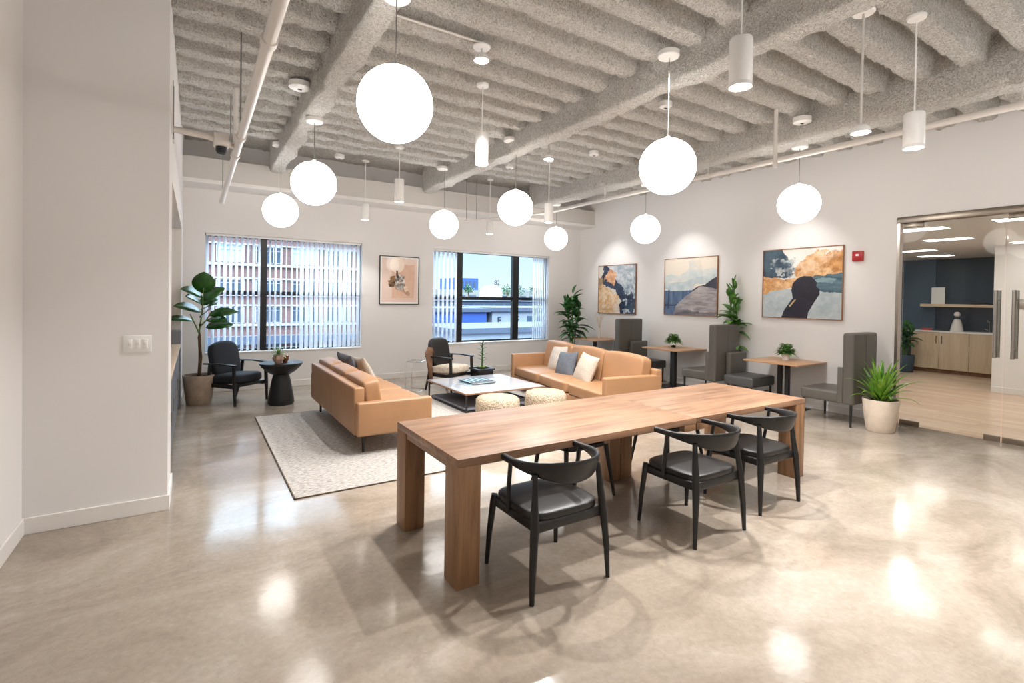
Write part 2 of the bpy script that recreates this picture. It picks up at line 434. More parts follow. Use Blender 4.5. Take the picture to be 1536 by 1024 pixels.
nx = len(xs); fs = [(j*nx+i, (j+1)*nx+i, (j+1)*nx+i+1, j*nx+i+1) for j in range(len(ys)-1) for i in range(nx-1)]
g = G(); g.add(vs, fs); ceil = structure(g.build('ceiling', M['spray'], angle=180))
g = G(); g.box(LX-.2, XR+.2, Y0-.2, YB+.2, ZT, ZT+.1); g.build('roof_deck', M['deck'], ceil, smooth=False)
def beam(x0, x1, zb, y1=9.27):
    vs = []; fs = []; prof = []
    r = .035
    for t in np.linspace(4.22, zb+r, 9): prof.append((x0, t))
    for a in (30, 60): prof.append((x0+r-r*math.cos(math.radians(a)), zb+r-r*math.sin(math.radians(a))))
    for t in np.linspace(x0+r, x1-r, 5): prof.append((t, zb))
    for a in (60, 30): prof.append((x1-r+r*math.cos(math.radians(a)), zb+r-r*math.sin(math.radians(a))))
    for t in np.linspace(zb+r, 4.22, 9): prof.append((x1, t))
    n = len(prof); yy = np.arange(Y0, y1, .045)
    for y in yy:
        for k, (x, z) in enumerate(prof):
            d = .03*noise.noise((x*3, y*2.2, z*4))+.016*noise.noise((x*11, y*11, z*11+9))+.008*noise.noise((x*30, y*30, z*30))
            cx = (x0+x1)/2
            vs.append((x+(d if x > cx else -d)*(1 if abs(x-cx) > .7*(x1-x0)/2 else 0), y, z-(d if z < zb+.05 else 0)))
    for j in range(len(yy)-1):
        for k in range(n-1): fs.append((j*n+k, j*n+k+1, (j+1)*n+k+1, (j+1)*n+k))
    fs.append(list(range(n))[::-1]); fs.append([(len(yy)-1)*n+k for k in range(n)])
    g = G(); g.add(vs, fs); return g.build('beam', M['spray'], ceil, angle=180)
beam(1.03, 1.24, 3.70); beam(3.74, 3.95, 3.70); beam(6.27, 6.68, 3.70)

W = M['wall']
g = G(); g.box(LX-.15, LX, Y0, YL, 0, ZT); structure(g.build('wall_left_front', W, smooth=False))
g = G(); g.box(LX-.15, XL, YL, YL+.15, 0, ZT); structure(g.build('wall_pier', W, smooth=False))
g = G()
g.box(XL-.15, XL, YL+.15, 5.2, 0, ZT); g.box(XL-.15, XL, 8.9, YB, 0, ZT); g.box(XL-.15, XL, 5.2, 8.9, 2.62, ZT)
structure(g.build('wall_left', W, smooth=False))
g = G(); g.box(-1.0, -.9, 5.05, 9.05, 0, 2.8); g.box(-.9, XL-.15, 5.05, 5.2, 0, 2.8); g.box(-.9, XL-.15, 8.9, 9.05, 0, 2.8); g.box(-.9, XL-.15, 5.2, 8.9, 2.62, 2.8)
structure(g.build('wall_niche', M['niche'], smooth=False))
g = G(); g.box(LX-.15, XR+.15, Y0-.15, Y0, 0, ZT); structure(g.build('wall_rear', W, smooth=False))
WZ0, WZ1 = .66, 2.68
g = G()
y0, y1 = YB, YB+.2
for a, b in ((XL-.15, .14), (2.75, 4.24), (7.29, XR+.16)): g.box(a, b, y0, y1, 0, ZT)
for a, b in ((.14, 2.75), (4.24, 7.29)): g.box(a, b, y0, y1, 0, WZ0); g.box(a, b, y0, y1, WZ1, ZT)
structure(g.build('wall_back', W, smooth=False))
DY0, DY1, DZ = -.4, 3.03, 2.86
g = G(); g.box(XR, XR+.16, DY1, YB, 0, ZT); g.box(XR, XR+.16, Y0, DY0, 0, ZT); g.box(XR, XR+.16, DY0, DY1, DZ, ZT)
structure(g.build('wall_right', W, smooth=False))
def base(name, x0, x1, y0, y1, h=.115, mat='trim'):
    g = G(); g.rbox(x0, x1, y0, y1, 0, h, .003, 1); structure(g.build(name, M[mat], smooth=False))
base('baseboard_left_front', LX, LX+.014, Y0, YL); base('baseboard_pier', LX, XL+.014, YL-.014, YL)
base('baseboard_left', XL, XL+.014, YL, 5.2); base('baseboard_left_back', XL, XL+.014, 8.9, YB)
base('baseboard_back', XL, XR, YB-.014, YB); base('baseboard_right', XR-.014, XR, DY1, YB)
base('baseboard_rear', LX, XR, Y0, Y0+.014)
# soffit duct chase along the back wall
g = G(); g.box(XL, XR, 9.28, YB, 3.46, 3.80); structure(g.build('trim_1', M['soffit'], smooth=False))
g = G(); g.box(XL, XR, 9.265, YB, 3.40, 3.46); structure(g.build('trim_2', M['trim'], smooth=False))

# ------------------------------------------------------------------ windows
def window(name, x0, x1, mull, zr, vane_sets):
    yf0, yf1 = YB+.12, YB+.18
    w = G(); w.box(x0, x1, yf0, yf1, WZ1-.045, WZ1); w.box(x0, x1, yf0, yf1, WZ0, WZ0+.045); w.box(x0, x0+.045, yf0, yf1, WZ0, WZ1); w.box(x1-.045, x1, yf0, yf1, WZ0, WZ1)
    win = structure(w.build(name, M['alu'], smooth=False))
    for a, b in mull:
        q = G(); q.box(a, b, yf0-.03, yf1+.002, WZ0+.04, WZ1-.04); q.build('mullion', M['alu'], win, smooth=False)
    edges = [x0+.045]+[e for ab in mull for e in ab]+[x1-.045]
    for k in range(0, len(edges), 2):
        q = G(); q.box(edges[k], edges[k+1], yf0-.01, yf1-.002, zr, zr+.075); q.build('meeting_rail', M['alu'], win, smooth=False)
        q = G(); q.box(edges[k], edges[k+1], YB+.148, YB+.154, WZ0+.045, WZ1-.045); q.build('pane', M['winglass'], win, smooth=False)
    q = G(); q.rbox(x0+.002, x1-.002, YB-.012, YB+.118, WZ0-.02, WZ0+.008, .005, 2); q.build('window_sill', M['trim'], win)
    q = G(); q.rbox(x0+.01, x1-.01, YB+.035, YB+.075, WZ1-.04, WZ1-.002, .004, 2); q.build('blind_headrail', M['white'], win)
    for a, b, pitch, ang, wd in vane_sets:
        q = G(); x = a
        while x < b:
            an = math.radians(ang+random.uniform(-5, 5)); n = 5; vs = []
            for zz in (WZ0+.02, WZ1-.04):
                for i in range(n):
                    t = (i/(n-1)-.5)*wd; bow = .006*(1-(2*i/(n-1)-1)**2)
                    vs.append((x+t*math.cos(an)-bow*math.sin(an), YB+.055+t*math.sin(an)+bow*math.cos(an), zz))
            q.add(vs, [(i, i+1, n+i+1, n+i) for i in range(n-1)]); x += pitch
        q.build('vertical_blind', M['vane'], win, solid=.0012)
    return win
window('window_1', .14, 2.75, [(.98, 1.085)], 1.64, [(.165, .97, .088, 60, .089), (1.13, 1.62, .09, 66, .089), (1.66, 2.71, .086, 32, .089)])
window('window_2', 4.24, 7.29, [(4.84, 4.98), (6.30, 6.46)], 1.60, [(4.30, 4.84, .1, 35, .089), (6.86, 7.25, .055, 35, .089)])

# ------------------------------------------------------------------ glass door wall
d = G(); d.rbox(XR-.012, XR+.10, DY0, DY1, 2.775, DZ, .004, 2)
door = structure(d.build('door_1', M['bronze']))
q = G(); q.box(XR-.004, XR+.1, DY1-.035, DY1, 0, 2.775); q.build('door_jamb', M['steel'], door, smooth=False)
panes = [(1.935, 2.96), (.80, 1.915), (DY0, .78)]
for k, (a, b) in enumerate(panes):
    q = G(); q.box(XR+.035, XR+.047, a, b, .012, 2.77); pn = q.build('glass_pane', M['glass'], door, smooth=False)
    if k < 2:
        for (c, e) in ((a+.0, a+.15), (b-.22, b)):
            q = G(); q.rbox(XR+.024, XR+.058, c, e, .006, .075, .004, 2); q.build('patch_fitting', M['bronze'], pn)
        q = G(); c, e = (b-.22, b); q.rbox(XR+.024, XR+.058, c, e, 2.71, 2.772, .004, 2); q.build('patch_fitting', M['bronze'], pn)
for yy in (1.99, 1.83):
    q = G(); q.tube([(XR-.03, yy, 1.03), (XR-.03, yy, 1.85)], .017, 14)
    for zz in (1.15, 1.73): q.tube([(XR-.03, yy, zz), (XR+.035, yy, zz)], .009, 8)
    q.tube([(XR+.11, yy, 1.03), (XR+.11, yy, 1.85)], .017, 14)
    for zz in (1.15, 1.73): q.tube([(XR+.047, yy, zz), (XR+.11, yy, zz)], .009, 8)
    q.build('door_handle', M['steel'], door)
q = G(); q.rbox(XR-.0, XR+.034, 1.70, 1.79, 1.62, 1.74, .004, 2); q.build('door_lock', M['steel'], door)

# ------------------------------------------------------------------ kitchen beyond the glass
KX0, KX1, KY0, KY1, KZ = XR+.16, 15.9, -3.6, 6.8, 2.80
g = G(); g.box(XR+.08, KX1+.1, KY0, KY1, -.1, .0); structure(g.build('floor_kitchen', M['planks'], smooth=False))
g = G(); g.box(KX0, KX1+.1, KY0, KY1, KZ, KZ+.1); structure(g.build('ceiling_kitchen', M['white'], smooth=False))
g = G(); g.box(KX1, KX1+.1, KY0, KY1, 0, KZ); structure(g.build('wall_kitchen_back', M['navy'], smooth=False))
g = G(); g.box(KX1-.03, KX1-.001, 4.98, KY1, 0, KZ); structure(g.build('wall_kitchen_panel', M['navylight'], smooth=False))
g = G(); g.box(KX0, KX1+.1, KY1, KY1+.1, 0, KZ); structure(g.build('wall_kitchen_side', M['navylight'], smooth=False))
g = G(); g.box(KX0, KX1+.1, KY0-.1, KY0, 0, KZ); structure(g.build('wall_kitchen_near', W, smooth=False))
g = G(); g.box(12.95, 13.15, KY0, 3.17, 0, KZ); structure(g.build('wall_kitchen_partition', W, smooth=False))
base('baseboard_kitchen', 12.936, 12.95, KY0, 3.17)
cab = thing('kitchen_base_cabinet', 'run of pale oak base cabinets against the navy wall beyond the glass', 'cabinet', (15.25, 4.25, 0))
q = G(); q.box(.0, .6, -1.05, 1.0, .10, .98); q.build('body', M['oak_kitchen'], cab, smooth=False)
q = G(); q.box(.06, .6, -1.05, .98, 0, .10); q.build('plinth', M['hidebrown'], cab, smooth=False)
q = G(); q.rbox(-.03, .62, -1.05, 1.06, .98, 1.02, .004, 2); q.build('worktop', M['counter_white'], cab)
for k, (a, b) in enumerate(((.44, .995), (-.12, .43), (-.68, -.13), (-1.045, -.69))):
    q = G(); q.rbox(-.02, -.001, a, b, .105, .975, .003, 1); dr = q.build('door', M['oak_kitchen'], cab)
    q = G()
    hy = a+.05 if k % 2 == 0 else b-.05
    q.tube([(-.045, hy, .72), (-.045, hy, .90)], .006, 8); q.tube([(-.045, hy, .74), (-.02, hy, .74)], .005, 6); q.tube([(-.045, hy, .88), (-.02, hy, .88)], .005, 6)
    q.build('handle', M['blackmet'], dr)
q = G(); q.rbox(15.5, 15.9, 3.1, 5.17, 1.60, 1.67, .004, 2); tag(q.build('floating_shelf', M['counter_oak']), 'light oak floating shelf on the navy kitchen wall', 'shelf')
q = G(); q.box(15.88, 15.895, 3.1, 5.1, 1.03, 1.59); tag(q.build('splashback_panel', M['offglass']), 'dark glass splashback between kitchen counter and oak shelf', 'splashback')
q = G(); q.box(15.62, 15.63, 4.72, 4.98, 1.67, 2.08, Tm()); tag(q.build('white_card', M['paper'], solid=.004), 'blank white card standing on the kitchen shelf', 'card')
q = G(); q.lathe([(.0, 0), (.08, 0), (.2, .025), (.19, .03), (.0, .012)], 24); tag(q.build('copper_tray', M['copper'], loc=(15.68, 4.1, 1.671)), 'shallow copper tray lying on the kitchen shelf', 'tray')
kf = thing('counter_sculpture', 'white rounded carafe with dark band on the kitchen counter', 'carafe', (15.45, 4.42, 1.02))
q = G(); q.lathe([(.0, 0), (.13, 0), (.12, .04), (.1, .16), (.06, .28), (.035, .30)], 20); q.build('body', M['potwhite'], kf)
q = G(); q.lathe([(.036, .30), (.05, .315), (.05, .335), (.036, .35)], 20); q.build('collar', M['offglass'], kf)
q = G(); q.lathe([(.03, .35), (.06, .38), (.062, .42), (.04, .46), (.0, .47)], 20); q.build('stopper', M['potwhite'], kf)
q = G(); q.rbox(-.09, .09, -.16, .16, 0, .03, .004, 2); tag(q.build('magazine', M['magblue'], loc=(15.42, 4.72, 1.021), rot=(0, 0, .3)), 'dark magazine lying on the kitchen counter', 'magazine')
q = G(); q.rbox(-.07, .07, -.1, .1, 0, .045, .004, 2); tag(q.build('red_box', M['red'], loc=(15.42, 4.99, 1.021), rot=(0, 0, .2)), 'small red box at the left end of the kitchen counter', 'box')
fau = thing('kitchen_faucet', 'slim metal faucet at the right of the kitchen counter', 'faucet', (15.7, 3.9, 1.02))
q = G(); q.tube([(0, 0, 0), (0, 0, .22), (-.03, 0, .27), (-.1, 0, .28), (-.13, 0, .25)], .011, 10); q.build('spout', M['chrome'], fau)
q = G(); q.tube([(0, .02, .05), (0, .08, .08)], .007, 8); q.build('handle', M['chrome'], fau)
kl = 0
for (x, y) in ((9.25, 3.1), (11.0, 3.3), (12.95, 4.4), (12.4, 2.5), (14.6, 4.6), (9.0, 1.9)):
    names = ['nearest the door header', 'second row from the glass doors', 'in front of the navy wall', 'near the white partition', 'closest to the oak cabinets', 'behind the second glass leaf']
    t = thing('ceiling_panel_light', 'flat rectangular ceiling light in the kitchen, '+names[kl], 'ceiling light', (x, y, KZ)); kl += 1
    q = G(); q.box(-.16, .16, -.32, .32, -.012, 0); q.build('frame', M['white'], t, smooth=False)
    q = G(); q.box(-.145, .145, -.305, .305, -.014, -.0121); q.build('diffuser', M['troffer'], t, smooth=False)

# ------------------------------------------------------------------ left niche
cb = thing('niche_cabinet', 'grey base cabinet with light oak top inside the left wall niche', 'cabinet', (-.53, 7.05, 0))
q = G(); q.box(-.36, .32, -1.83, 1.5, .08, .90); q.build('body', M['grey_cab'], cb, smooth=False)
q = G(); q.box(-.36, .28, -1.83, 1.5, 0, .08); q.build('plinth', M['deck'], cb, smooth=False)
q = G(); q.rbox(-.365, .36, -1.845, 1.52, .90, .94, .004, 2); q.build('worktop', M['counter_oak'], cb)
for k in range(5):
    a = -1.82+k*.665
    q = G(); q.rbox(.321, .34, a, a+.65, .1, .66, .003, 1); dr = q.build('door', M['grey_cab'], cb)
    q = G(); q.tube([(.362, a+.08, .5), (.362, a+.08, .62)], .005, 8); q.build('handle', M['steel'], dr)
    q = G(); q.rbox(.321, .34, a, a+.65, .67, .89, .003, 1); q.build('drawer', M['grey_cab'], cb)
q = G(); q.rbox(-.86, -.17, 8.58, 8.885, 0, 1.12, .004, 2); tag(q.build('tall_grey_panel', M['grey_cab']), 'tall grey end unit beside the niche cabinet near the rubber plant', 'panel unit')
# wall plate
pl = thing('light_switch_plate', 'white three-gang light switch plate on the left pier wall', 'light switch', (-.36, YL, 1.285))
q = G(); q.rbox(-.085, .085, -.008, 0, -.062, .062, .004, 2); q.build('plate', M['white'], pl)
for k in (-1, 0, 1):
    q = G(); q.rbox(k*.047-.016, k*.047+.016, -.0125, -.008, -.034, .034, .003, 2); sw = q.build('switch', M['white'], pl)
    q = G(); q.rbox(k*.047-.008, k*.047+.008, -.0155, -.0125, -.008, .012, .002, 1); q.build('dimmer', M['potwhite'], sw)
vt = thing('wall_vent', 'narrow dark slot vent high on the left wall above the niche', 'vent', (XL, 5.1, 3.2))
q = G(); q.box(0, .008, -.16, .16, -.24, .24); q.build('frame', M['white'], vt, smooth=False)
for k in (-.07, .07):
    q = G(); q.box(.008, .011, k-.018, k+.018, -.22, .22); q.build('slot', M['grill'], vt, smooth=False)
fa = thing('fire_alarm', 'red fire alarm pull station on the right wall beside the largest painting', 'fire alarm', (XR, 3.50, 2.355))
q = G(); q.rbox(-.05, 0, -.07, .07, -.075, .075, .006, 2); q.build('body', M['red'], fa)
q = G(); q.rbox(-.06, -.05, -.045, .045, -.045, -.015, .003, 1); q.build('handle', M['red'], fa)
q = G(); q.box(-.0515, -.0505, -.02, .02, .0, .03); q.build('label_plate', M['white'], fa, smooth=False)
# ------------------------------------------------------------------ pendants
def globe_mesh():
    q = G(); prof = [(.25*math.sin(PI*i/24), -.25*math.cos(PI*i/24)) for i in range(25)]; prof[0] = (.002, -.25); prof[-1] = (.002, .25)
    q.lathe(prof, 40); return q
gm = None
globes = [
    (1.126, 3.274, 2.951, 3.70, 0, 0, 'large-looking globe pendant nearest the left pier wall, hanging from the first beam'),
    (1.153, 6.126, 2.953, 3.70, 0, 0, 'globe pendant second along the first beam, behind the big left one'),
    (1.079, 8.224, 2.92, 3.92, -.06, 0, 'globe pendant furthest left, in front of the first window'),
    (3.662, 8.034, 2.922, 3.92, -.08, 0, 'globe pendant before the back wall above the framed peach print'),
    (3.823, 5.982, 2.938, 3.90, -.2, 0, 'globe pendant in the centre of the room above the seating'),
    (6.528, 8.58, 2.945, 3.70, 0, 0, 'globe pendant furthest back, next to the room corner'),
    (3.599, 3.092, 2.875, 3.90, -.02, 0, 'globe pendant over the long walnut table'),
    (6.629, 6.153, 2.895, 3.70, 0, 0, 'globe pendant in front of the painting with the grey hill'),
    (6.587, 3.507, 2.936, 3.70, 0, 0, 'globe pendant furthest right, near the glass doors')]
for i, (x, y, z, zc, dx, dy, lab) in enumerate(globes):
    t = thing('globe_pendant', 'white opal '+lab, 'pendant light', (x, y, z), 0, 'white globe pendants')
    if gm is None: o = globe_mesh().build('globe', M['globe'], t, angle=180); gm = o.data
    else: o = bpy.data.objects.new('globe', gm); COL.objects.link(o); o.parent = t
    q = G(); q.lathe([(.0, .243), (.022, .247), (.02, .27), (.006, .275)], 16); q.build('cap', M['white'], t)
    q = G(); q.tube([(0, 0, .26), (0, 0, zc-z)], .0035, 6); q.build('cord', M['grill'], t)
    q = G(); h = zc-z; q.lathe([(.0, h-.05), (.085, h-.05), (.095, h-.04), (.095, h+.0), (.0, h+.005)], 28, Tm(dx*.5, 0, 0)); q.build('canopy', M['white'], t)

def cylinder(x, y, z0, zt, lab, zc=None, r=.07):
    t = thing('cylinder_pendant', lab, 'pendant light', (x, y, z0), 0, 'white cylinder downlights')
    h = zt-z0
    q = G(); q.lathe([(r-.006, .004), (r, 0), (r, .02), (r-.002, .024), (r, .028), (r, h-.01), (r-.006, h), (.0, h+.001)], 32); q.build('housing', M['white'], t)
    q = G(); q.lathe([(.0, .001), (r-.009, .001), (r-.009, .0035), (.0, .0035)], 28); q.build('lens', M['lens'], t, smooth=False)
    q = G(); q.tube([(0, 0, h), (0, 0, (zc or 3.96)-z0)], .006, 8); q.build('stem', M['white'], t)
    q = G(); c = (zc or 3.96)-z0; q.lathe([(.0, c-.025), (.06, c-.025), (.065, c-.015), (.065, c), (.0, c+.002)], 24); q.build('canopy', M['white'], t)
    return t
cyl = [(2.925, 1.94, 3.03, 3.34, 'large white cylinder downlight hanging over the near side of the long table'),
       (4.716, 1.64, 2.877, 3.152, 'white cylinder downlight at the right, nearest the glass doors'),
       (2.537, 4.64, 3.061, 3.39, 'white cylinder downlight behind the big left globe, over the seating'),
       (2.58, 7.28, 3.077, 3.417, 'white cylinder downlight between the big globe and the back wall'),
       (2.59, 9.1, 3.03, 3.32, 'small-looking white cylinder downlight right of the first window'),
       (5.13, 9.0, 2.97, 3.23, 'small-looking white cylinder downlight above the second window'),
       (4.82, 6.54, 2.888, 3.2, 'white cylinder downlight beside the centre globe, over the tan sofa')]
for x, y, a, b, lab in cyl: cylinder(x, y, a, b, lab, 3.9 if y < 8.5 else 4.1)
def bell(x, y, z, zc, lab, r=.07):
    t = thing('bell_pendant', lab, 'pendant light', (x, y, z), 0, 'small white bell lamps')
    q = G(); q.lathe([(r-.004, .003), (r, 0), (r*.93, .035), (r*.55, .062), (.012, .07), (.0, .071)], 28); q.build('shade', M['white'], t)
    q = G(); q.lathe([(.0, .0005), (r-.009, .0005), (r-.009, .0025), (.0, .0025)], 24); q.build('lens', M['lens'], t, smooth=False)
    if zc-z > .1:
        q = G(); q.tube([(0, 0, .07), (0, 0, zc-z)], .009, 8); q.build('stem', M['soffit'], t)
    c = zc-z; q = G(); q.lathe([(.0, c-.02), (.07, c-.02), (.08, c-.01), (.08, c), (.0, c+.002)], 24); q.build('canopy', M['white'], t)
bell(4.366, 1.862, 2.99, 3.93, 'bell lamp on a long stem just left of the right cylinder downlight')
bell(4.0, 5.45, 3.53, 3.93, 'bell lamp on a long stem above the centre globe')
bell(2.17, 4.0, 3.80, 3.93, 'bell lamp close under the joists above the big left globe')
def disc(x, y, z, r, lab, name='smoke_detector', cat='smoke detector'):
    t = thing(name, lab, cat, (x, y, z), 0, 'round white ceiling devices')
    q = G(); q.lathe([(.0, -.05), (r*.7, -.05), (r, -.035), (r, .02), (.0, .022)], 32); q.build('body', M['white'], t)
    q = G(); q.box(-.02, .02, -.012, .012, -.054, -.05); q.build('sensor', M['ink'], t, smooth=False)
disc(.93, 5.75, 3.90, .11, 'round white smoke detector left of the first ceiling beam')
disc(6.14, 3.25, 3.86, .10, 'round white detector on the face of the third beam near the right')
disc(2.05, 8.75, 4.02, .08, 'small round white device at the back of the ceiling above the first window')
disc(4.6, 7.4, 3.95, .07, 'small round white device in the centre bay near the back')
disc(5.2, 5.9, 3.93, .07, 'small round white device in the right bay above the sofa')
disc(4.55, 3.95, 3.92, .07, 'small round white device in the right bay over the long table')

# ------------------------------------------------------------------ pipes
pp = thing('sprinkler_pipe', 'thick white pipe running along the ceiling of the left bay', 'pipe', (.335, 0, 3.055))
q = G(); q.tube([(0, 2.2, 0), (0, 8.75, 0)], .034, 16); q.build('main_run', M['pipe'], pp)
for yy in (3.05, 5.05, 5.75, 8.7):
    q = G(); q.tube([(0, yy-.035, 0), (0, yy+.035, 0)], .044, 16); q.build('coupling', M['pipe'], pp)
for yy in (5.1, 6.6, 8.5):
    q = G(); q.tube([(0, yy, .03), (0, yy, .95)], .006, 6); q.build('hanger_rod', M['grill'], pp)
q = G(); q.tube([(-.505, 5.15, 0), (-.25, 5.2, 0), (-.03, 5.42, 0)], .028, 12); q.build('branch', M['pipe'], pp)
q = G(); q.rbox(-.2, -.08, 5.18, 5.34, -.06, .05, .01, 2); vb = q.build('valve_box', M['pipe'], pp)
q = G(); q.lathe([(.0, -.12), (.035, -.12), (.045, -.1), (.045, -.062), (.0, -.06)], 16, Tm(-.14, 5.26, 0)); q.build('valve_cap', M['ink'], vb)
q = G(); q.tube([(-.02, 5.42, .02), (-.02, 5.42, .55)], .02, 10); q.build('riser', M['pipe'], pp)
p2 = thing('conduit_pipe', 'long white pipe following the underside of the third beam to the back corner', 'pipe', (6.36, 0, 3.50))
q = G(); q.tube([(0, -1, 0), (0, 8.9, 0)], .035, 14); q.build('main_run', M['pipe'], p2)
for yy in (1.4, 4.7, 6.9):
    q = G(); q.tube([(0, yy-.03, 0), (0, yy+.03, 0)], .043, 14); q.build('coupling', M['pipe'], p2)
    q = G(); q.tube([(0, yy, .03), (0, yy, .22)], .008, 6); q.build('hanger', M['pipe'], p2)
q = G(); q.tube([(0, 8.75, 0), (-.7, 8.75, -.14), (-1.3, 8.75, -.24), (-1.95, 8.75, -.36)], [.022, .02, .018, .014], 10); q.build('branch', M['pipe'], p2)
for xx in (-1.9, -1.68):
    q = G(); q.tube([(xx, 8.75, -.33), (xx, 8.75, .5)], .005, 6); q.build('hanger_rod', M['grill'], p2)
p3 = thing('drop_pipe', 'short vertical white pipe hanging from the ceiling left of the right-hand globe', 'pipe', (5.83, 3.39, 3.31))
q = G(); q.tube([(0, 0, 0), (0, 0, .66)], .022, 12); q.build('pipe', M['pipe'], p3)
q = G(); q.lathe([(.0, -.05), (.02, -.045), (.028, -.0), (.028, .02), (.02, .03)], 16); q.build('cap', M['pipe'], p3)
q = G(); q.tube([(0, 0, 0), (.9, 0, 0)], .011, 8, Tm(1.26, 3.99, 3.955)); tag(q.build('ceiling_conduit', M['pipe']), 'thin white conduit along a joist leading to the bell lamp near the big globe', 'pipe')

# ------------------------------------------------------------------ long table (two abutting)
TX0, TX1, TY0, TY1, TZ = 1.262, 4.955, 2.535, 3.54, .75
SX = 3.345
def conf_table(x0, x1, left, lab):
    t = thing('conference_table', lab, 'table', ((x0+x1)/2, (TY0+TY1)/2, 0), 0, 'walnut tables pushed end to end')
    hx, hy = (x1-x0)/2, (TY1-TY0)/2
    q = G(); q.rbox(-hx, hx, -hy, hy, TZ-.048, TZ, .0025, 2); q.build('tabletop', M['walnut_x'], t)
    lw, ld = .15, .17
    s = -1 if left else 1
    for yy in (-1, 1):
        a, b = (-hx, -hx+lw) if left else (hx-lw, hx)
        c, e = (-hy, -hy+ld) if yy < 0 else (hy-ld, hy)
        q = G(); q.rbox(a+.0005, b-.0005, c+.0005, e-.0005, 0, TZ-.048, .003, 2); q.build('leg', M['walnut_z'], t)
    a, b = (hx-.14, hx-.005) if left else (-hx+.005, -hx+.14)
    q = G(); q.rbox(a, b, hy-.19, hy-.02, 0, TZ-.048, .003, 2); q.build('leg', M['walnut_z'], t)
    q = G(); q.rbox(a, b, -hy+.0005, -hy+.05, TZ-.10, TZ-.048, .003, 2); q.build('joint_block', M['walnut_z'], t)
    ex = (-hx+.01, -hx+.06) if left else (hx-.06, hx-.01)
    q = G(); q.rbox(ex[0], ex[1], -hy+ld, hy-ld, TZ-.09, TZ-.048, .003, 1); q.build('end_rail', M['walnut_x'], t)
conf_table(TX0, SX-.001, True, 'walnut conference table nearest the camera, left half of the long pair')
conf_table(SX+.001, TX1, False, 'walnut conference table, right half of the long pair near the booth seats')

# ------------------------------------------------------------------ black dining chairs
def dining_chair():
    t = thing('dining_chair', '', 'chair')
    # seat frame + pad (faces +y)
    q = G(); q.rbox(-.247, .247, -.222, .247, .365, .43, .018, 3); q.build('seat_frame', M['black'], t)
    q = G(); q.puff(.50, .475, .062, Tm(0, .015, .448), e=5, n=14, crown=.12); q.build('seat', M['blackleather'], t, angle=180)
    # front legs stop at the seat, rear legs run up to the rail
    for s in (-1, 1):
        q = G(); q.tube([(s*.272, .262, 0), (s*.262, .252, .2), (s*.245, .235, .40), (s*.24, .232, .44)], 1, n=14, sq=[(.013, .012), (.018, .017), (.022, .021), (.020, .019)]); q.build('leg', M['black'], t)
        q = G(); q.tube([(s*.278, -.245, 0), (s*.268, -.238, .2), (s*.252, -.225, .40), (s*.245, -.212, .5), (s*.232, -.195, .66), (s*.230, -.192, .69)], 1, n=14, sq=[(.013, .012), (.019, .018), (.025, .023), (.021, .020), (.016, .016), (.014, .014)]); q.build('leg', M['black'], t)
        q = G(); q.tube([(s*.245, .06, .40), (s*.258, .04, .55), (s*.262, .015, .715)], 1, n=12, sq=[(.015, .015), (.013, .013), (.011, .011)]); q.build('arm_post', M['black'], t)
    # curved back rail: thin band that widens at the back
    vs = []; fs = []; N = 44; K = 12
    for i in range(N+1):
        a = math.radians(-28+(180+56)*i/N)   # right tip -> back -> left tip
        x = .275*math.cos(a); y = -.02-.285*math.sin(a)
        if math.sin(a) < 0: y = -.02+.30*abs(math.sin(a)); x = .275*(1 if math.cos(a) > 0 else -1)*(1-.04*abs(math.sin(a)))
        b = max(0, math.sin(a))
        hgt = .020+.050*b**1.4; th = .016-.004*b
        zc = .725-.028*b**1.4+.006*b
        # normal in plan
        nxy = Vector((math.cos(a), -math.sin(a), 0)) if math.sin(a) >= 0 else Vector((1 if math.cos(a) > 0 else -1, 0, 0))
        lean = .30*b
        for k in range(K):
            c, d = math.cos(2*PI*k/K), math.sin(2*PI*k/K)
            c = math.copysign(abs(c)**.6, c)*th; d = math.copysign(abs(d)**.6, d)*hgt
            p = Vector((x, y, zc))+nxy*(c+d*lean)+Vector((0, 0, d)); vs.append(p)
    for i in range(N):
        for k in range(K): fs.append((i*K+k, (i+1)*K+k, (i+1)*K+(k+1) % K, i*K+(k+1) % K))
    fs.append(list(range(K))); fs.append([N*K+k for k in range(K)][::-1])
    q = G(); q.add(vs, fs); q.build('back_rail', M['black'], t, angle=60)
    return t
ch = dining_chair()
spots = [(1.835, 2.455, 0, 'black wooden armchair with leather seat nearest the camera, at the left table half'),
         (3.13, 2.40, 0, 'black wooden armchair with leather seat, middle one on the near side of the long table'),
         (4.02, 2.48, .0, 'black wooden armchair at the right end of the near side, by the table leg'),
         (2.77, 3.40, PI, 'black wooden armchair on the far side of the left table half, mostly hidden under it'),
         (3.98, 3.42, PI, 'black wooden armchair on the far side of the right table half, mostly hidden under it')]
for i, (x, y, rz, lab) in enumerate(spots):
    if i > 2: break
    o = ch if i == 0 else copy_tree(ch)
    o.location = (x, y, 0); o.rotation_euler = (0, 0, rz); o['label'] = lab; o['group'] = 'black chairs around the long table'

def stool(x, y, lab):
    t = thing('low_stool', lab, 'stool', (x, y, 0), 0, 'black stools under the far side of the long table')
    q = G(); q.puff(.46, .42, .06, Tm(0, 0, .44), e=5, n=12, crown=.1); q.build('seat', M['blackleather'], t, angle=180)
    for sx in (-1, 1):
        for sy in (-1, 1):
            q = G(); q.tube([(sx*.262, sy*.245, 0), (sx*.215, sy*.18, .43)], 1, n=12, sq=[(.012, .012), (.02, .02)]); q.build('leg', M['black'], t)
stool(2.775, 3.36, 'black leather stool under the left half of the long table')
stool(3.985, 3.36, 'black leather stool under the right half of the long table')

